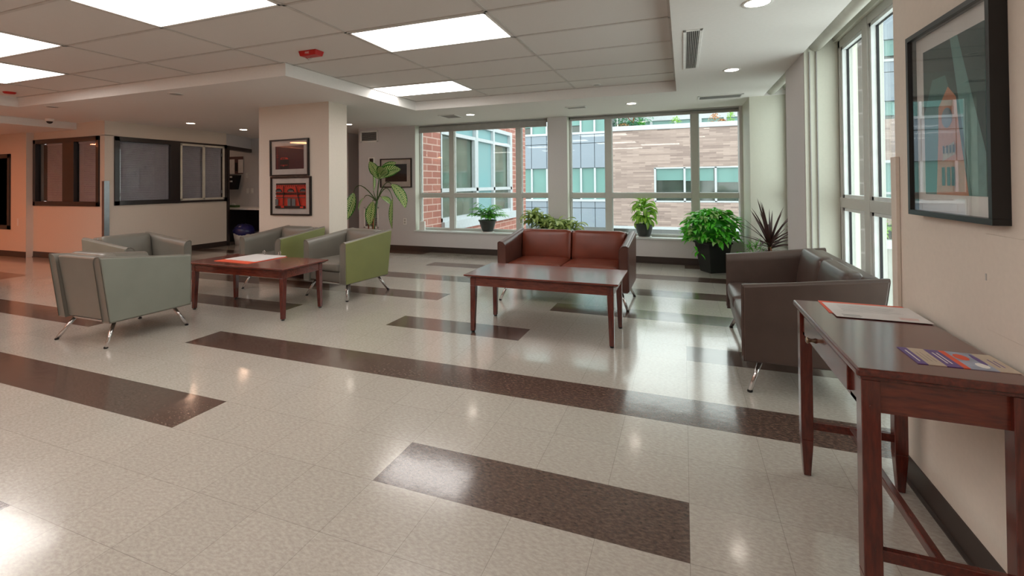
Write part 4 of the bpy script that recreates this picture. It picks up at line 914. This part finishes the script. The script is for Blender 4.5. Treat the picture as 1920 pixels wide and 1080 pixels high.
# red brick wing beside the left window
t = thing('brick_wing', 'red brick wing with tall glazing projecting beyond the left back window', 'building', (-4.75,6.1,0)); X = -4.75
part(t, 'brick_wall', 'brick_red', [((-5.7,6.12,GZ),(X,7.1,4.2)), ((-5.7,7.1,GZ),(X,11.45,.22)), ((-5.7,7.1,2.72),(X,11.45,4.2)), ((-5.7,11.45,GZ),(X,12.74,4.2))])
part(t, 'stone_sill', 'ext_white', [((X-.1,7.1,.22),(X+.08,11.6,.42))])
part(t, 'window_frame', 'ext_white', [((X-.1,7.1,.42),(X+.0,11.4,.50)), ((X-.1,7.1,2.62),(X+.01,11.4,2.72)), ((X-.1,8.86,.42),(X+.02,8.98,2.72)), ((X-.1,9.98,.42),(X+.02,10.08,2.72)), ((X-.1,11.3,.42),(X+.02,11.45,2.72)), ((X-.1,7.1,1.05),(X+.02,11.4,1.13)), ((X-.1,7.1,2.28),(X+.01,11.4,2.36)), ((X-.1,7.08,.42),(X+.0,7.16,2.72)), ((X-.06,8.76,1.13),(X+.03,8.86,2.28)), ((X-.06,11.2,1.13),(X+.03,11.3,2.28))])
part(t, 'window_pane', 'green_glass', [((X-.2,7.16,.5),(X-.08,8.86,2.28)), ((X-.2,10.08,.5),(X-.08,11.3,2.28))])
part(t, 'spandrel_panel', 'cyan_panel', [((X-.2,8.98,.5),(X-.06,9.98,2.62)), ((X-.2,7.16,2.36),(X-.08,8.86,2.62)), ((X-.2,10.08,2.36),(X-.08,11.3,2.62))])
# pier outside the near right window
t = thing('outside_pier', 'grey brick pier with cream edges just outside the right window', 'pier', (1.45,3.3,GZ))
part(t, 'pier_core', 'brick_grey', [((1.365,3.25,GZ),(1.50,3.9,4))]); part(t, 'pier_edge', 'ext_cream', [((1.31,3.24,GZ),(1.367,3.9,4)), ((1.50,3.24,GZ),(1.58,3.9,4))])
# beige brick block with roof terrace
FY = 24
t = thing('beige_building', 'beige brick building with ribbon windows and planted roof terrace opposite', 'building', (0,FY,GZ)); o = t.location
part(t, 'brick_wall', 'brick_beige', [((-3.58,FY,-1.1),(8.25,FY+3,.22)), ((-3.58,FY,.22),(-1.37,FY+3,1.97)), ((-3.58,FY,1.97),(8.25,FY+3,3.98)), ((7.6,FY,.22),(8.25,FY+3,1.97))])
part(t, 'coping', 'ext_white', [((-3.58,FY-.08,3.98),(8.25,FY+.4,4.22)), ((-3.58,FY-.05,-1.22),(8.25,FY+.2,-1.08))])
part(t, 'ribbon_glass', 'dark_glass', [((-1.37,FY+.12,.22),(7.6,FY+.2,1.97)), ((-3.58,FY+.3,GZ),(8.2,FY+.4,-1.2))])
part(t, 'window_blinds', 'teal_blind', [((-1.3,FY+.08,1.32),(.0,FY+.118,1.92)), ((.1,FY+.08,1.28),(1.42,FY+.118,1.92)), ((1.55,FY+.08,1.2),(2.9,FY+.118,1.92)), ((3.0,FY+.08,1.3),(7.5,FY+.118,1.92))])
part(t, 'window_frame', 'ext_white', [((-1.40,FY-.02,.19),(7.6,FY+.1,.27)), ((-1.40,FY-.02,.60),(7.6,FY+.1,.70)), ((-1.40,FY-.02,1.92),(7.6,FY+.1,1.99)), ((-1.42,FY-.02,.22),(-1.32,FY+.1,1.97))]+[((.01+1.45*k,FY-.02,.22),(.11+1.45*k,FY+.1,1.97)) for k in range(6)])
part(t, 'penthouse_wall', 'ext_white', [((-3.58,FY+2.6,4.75),(8.2,FY+5,6.4))]); 
part(t, 'penthouse_glass', 'teal_blind', [((-3.58,FY+2.7,3.9),(8.2,FY+2.9,4.75))])
part(t, 'penthouse_mullion', 'ext_white', [((x_,FY+2.55,3.9),(x_+.14,FY+2.7,4.75)) for x_ in (-3.2,-1.75,-.45,.85,2.1,3.4,4.7,6.0,7.3)])
# blue panel block
def panel_block(name, label, x0, x1, lo, hi, bands, mull, split=True):
    t = thing(name, label, 'building', (x0,FY,GZ))
    part(t, 'block_core', 'dark_glass', [((x0,FY+.25,lo),(x1,FY+3,hi))])
    for za, zb, kind in bands:
        if kind == 'panel':
            L = []; xs_ = [x0]+mull+[x1]
            zs = [za, za+(zb-za)*.70, zb] if split else [za, zb]
            for a, c in zip(xs_, xs_[1:]):
                for p_, q_ in zip(zs, zs[1:]): L.append(((a+.015,FY,p_+.015),(c-.015,FY+.24,q_-.015)))
            part(t, 'metal_panels', 'panel_blue', L); part(t, 'flashing', 'ext_white', [((x0,FY-.05,zb-.09),(x1,FY+.2,zb+.03))])
        else:
            L = []; xs_ = [x0]+mull+[x1]
            part(t, 'window_blinds', 'teal_blind', [((a+.05,FY+.12,za+(zb-za)*(0 if i%3 else .22)),(c-.05,FY+.2,zb)) for i, (a, c) in enumerate(zip(xs_, xs_[1:]))])
            part(t, 'window_frame', 'ext_white', [((a-.05,FY+.02,za),(a+.05,FY+.22,zb)) for a in xs_])
panel_block('panel_building', 'pale blue metal panel building with teal windows, opposite between the brick walls', -14, -3.65, GZ, 9, [(-1.2,.30,'panel'),(.30,2.04,'win'),(2.04,3.99,'panel'),(3.99,5.9,'win'),(5.9,7.8,'panel'),(7.8,9,'win')], [-11.5,-10.4,-9.3,-8.1,-7.2,-6.3,-5.26,-4.5])
panel_block('tower_building', 'pale panel tower seen through the tall right window', 8.40, 16, 3.97, 12, [(4.75,6.6,'panel'),(3.95,4.75,'win'),(6.6,7.5,'win'),(7.5,9.6,'panel'),(9.6,12,'panel')], [10.0,11.8,13.6], True)
t = thing('beige_annex', 'low beige brick front with pale windows below the panel tower', 'building', (8.3,FY,GZ))
part(t, 'brick_wall', 'brick_beige', [((8.3,FY-.02,2.1),(16,FY+3,3.95)), ((8.3,FY-.02,GZ),(16,FY+3,.0))]); part(t, 'window_frame', 'ext_white', [((8.3,FY-.03,2.0),(16,FY+.1,2.12)), ((8.3,FY-.03,.6),(16,FY+.1,.7)), ((8.3,FY-.03,0),(16,FY+.1,.25)), ((8.95,FY-.03,0),(9.1,FY+.1,2.1)), ((10.9,FY-.03,0),(11.05,FY+.1,2.1))]); part(t, 'window_pane', 'teal_blind', [((8.3,FY+.1,.2),(16,FY+.19,2.05))])
# terrace planting
def leafy(b, c, r, n, m, seed, L=.16, W=.09):
    rr = random.Random(seed)
    for i in range(n):
        th = rr.uniform(0,2*PI); ph = rr.uniform(-1.4,1.5); q = rr.uniform(.45,1); b.leaf((c[0]+r[0]*q*math.cos(th)*math.cos(ph), c[1]+r[1]*q*math.sin(th)*math.cos(ph), c[2]+r[2]*q*math.sin(ph)), rr.uniform(0,6.3), rr.uniform(-.5,.8), L*rr.uniform(.7,1.3), W, .7, .2, 0, 'ovate', m, 3)
t = thing('terrace_tree', 'feathery small tree growing on the roof terrace', 'tree', (-2.6,24.9,4.0)); b = MB(t.location); b.tube([(-2.6,24.9,3.98),(-2.5,24.9,4.7),(-2.3,24.9,5.2)], .05, 7, 'bark'); b.tube([(-2.55,24.9,4.5),(-3.0,24.9,5.0)], .03, 6, 'bark'); b.build('trunk', None, t)
b = MB(t.location); leafy(b, (-2.6,24.9,4.66),(1.1,.6,.5), 900, 'lf_tree', 4, .17, .06); b.build('crown', None, t, keep=True)
for i, (x_, m_, l, r_, hh) in enumerate(((-3.05,'lf_orange','orange grassy shrub at the left end of the roof terrace',.4,.18),(-2.1,'lf_palm','dark green clipped shrub on the roof terrace',.25,.25),(-.35,'lf_dumb','bright green shrub on the roof terrace behind the window mullion',.3,.28),(1.55,'lf_orange','yellow orange tall grasses on the roof terrace',.3,.35),(2.28,'lf_dumb','round lime green shrub at the right end of the roof terrace',.2,.4),(1.9,'lf_orange','low orange shrub on the roof terrace at right',.25,.16))):
    t = thing('terrace_shrub', l, 'shrub', (x_,24.6,3.98)); b = MB(t.location); leafy(b, (x_,24.6,4.15+hh*.7),(r_,.3,hh), 160, m_, 30+i, .13, .05); b.build('foliage', None, t, keep=True)
# planter outside the right window
t = thing('stone_planter', 'long pale concrete planter in the courtyard beyond the right window', 'planter', (2.9,7.0,GZ)); part(t, 'planter_wall', 'stone', [((2.2,7.0,GZ),(5.5,7.9,.20))]); part(t, 'planter_cap', 'ext_white', [((2.15,6.95,.20),(5.55,7.95,.33))]); part(t, 'soil', 'soil', [((2.3,7.1,.3),(5.4,7.8,.36))]); part(t, 'guard_strip', 'p_dkteal', [((2.2,7.4,.36),(5.5,7.45,.52))])
t = thing('flowering_bush', 'red flowering bush growing in the concrete planter outside', 'shrub', (2.95,7.2,.35)); b = MB(t.location); leafy(b, (3.0,7.25,.62),(.5,.3,.26), 260, 'lf_dumb', 77, .13, .05); b.build('foliage', None, t, keep=True)
b = MB(t.location); rr = random.Random(2)
for i in range(26): b.blob((3.0+rr.uniform(-.45,.45),7.0+rr.uniform(-.05,.2),.62+rr.uniform(-.12,.28)),(.025,.025,.02),None,6)
b.build('blossoms', 'flower', t)
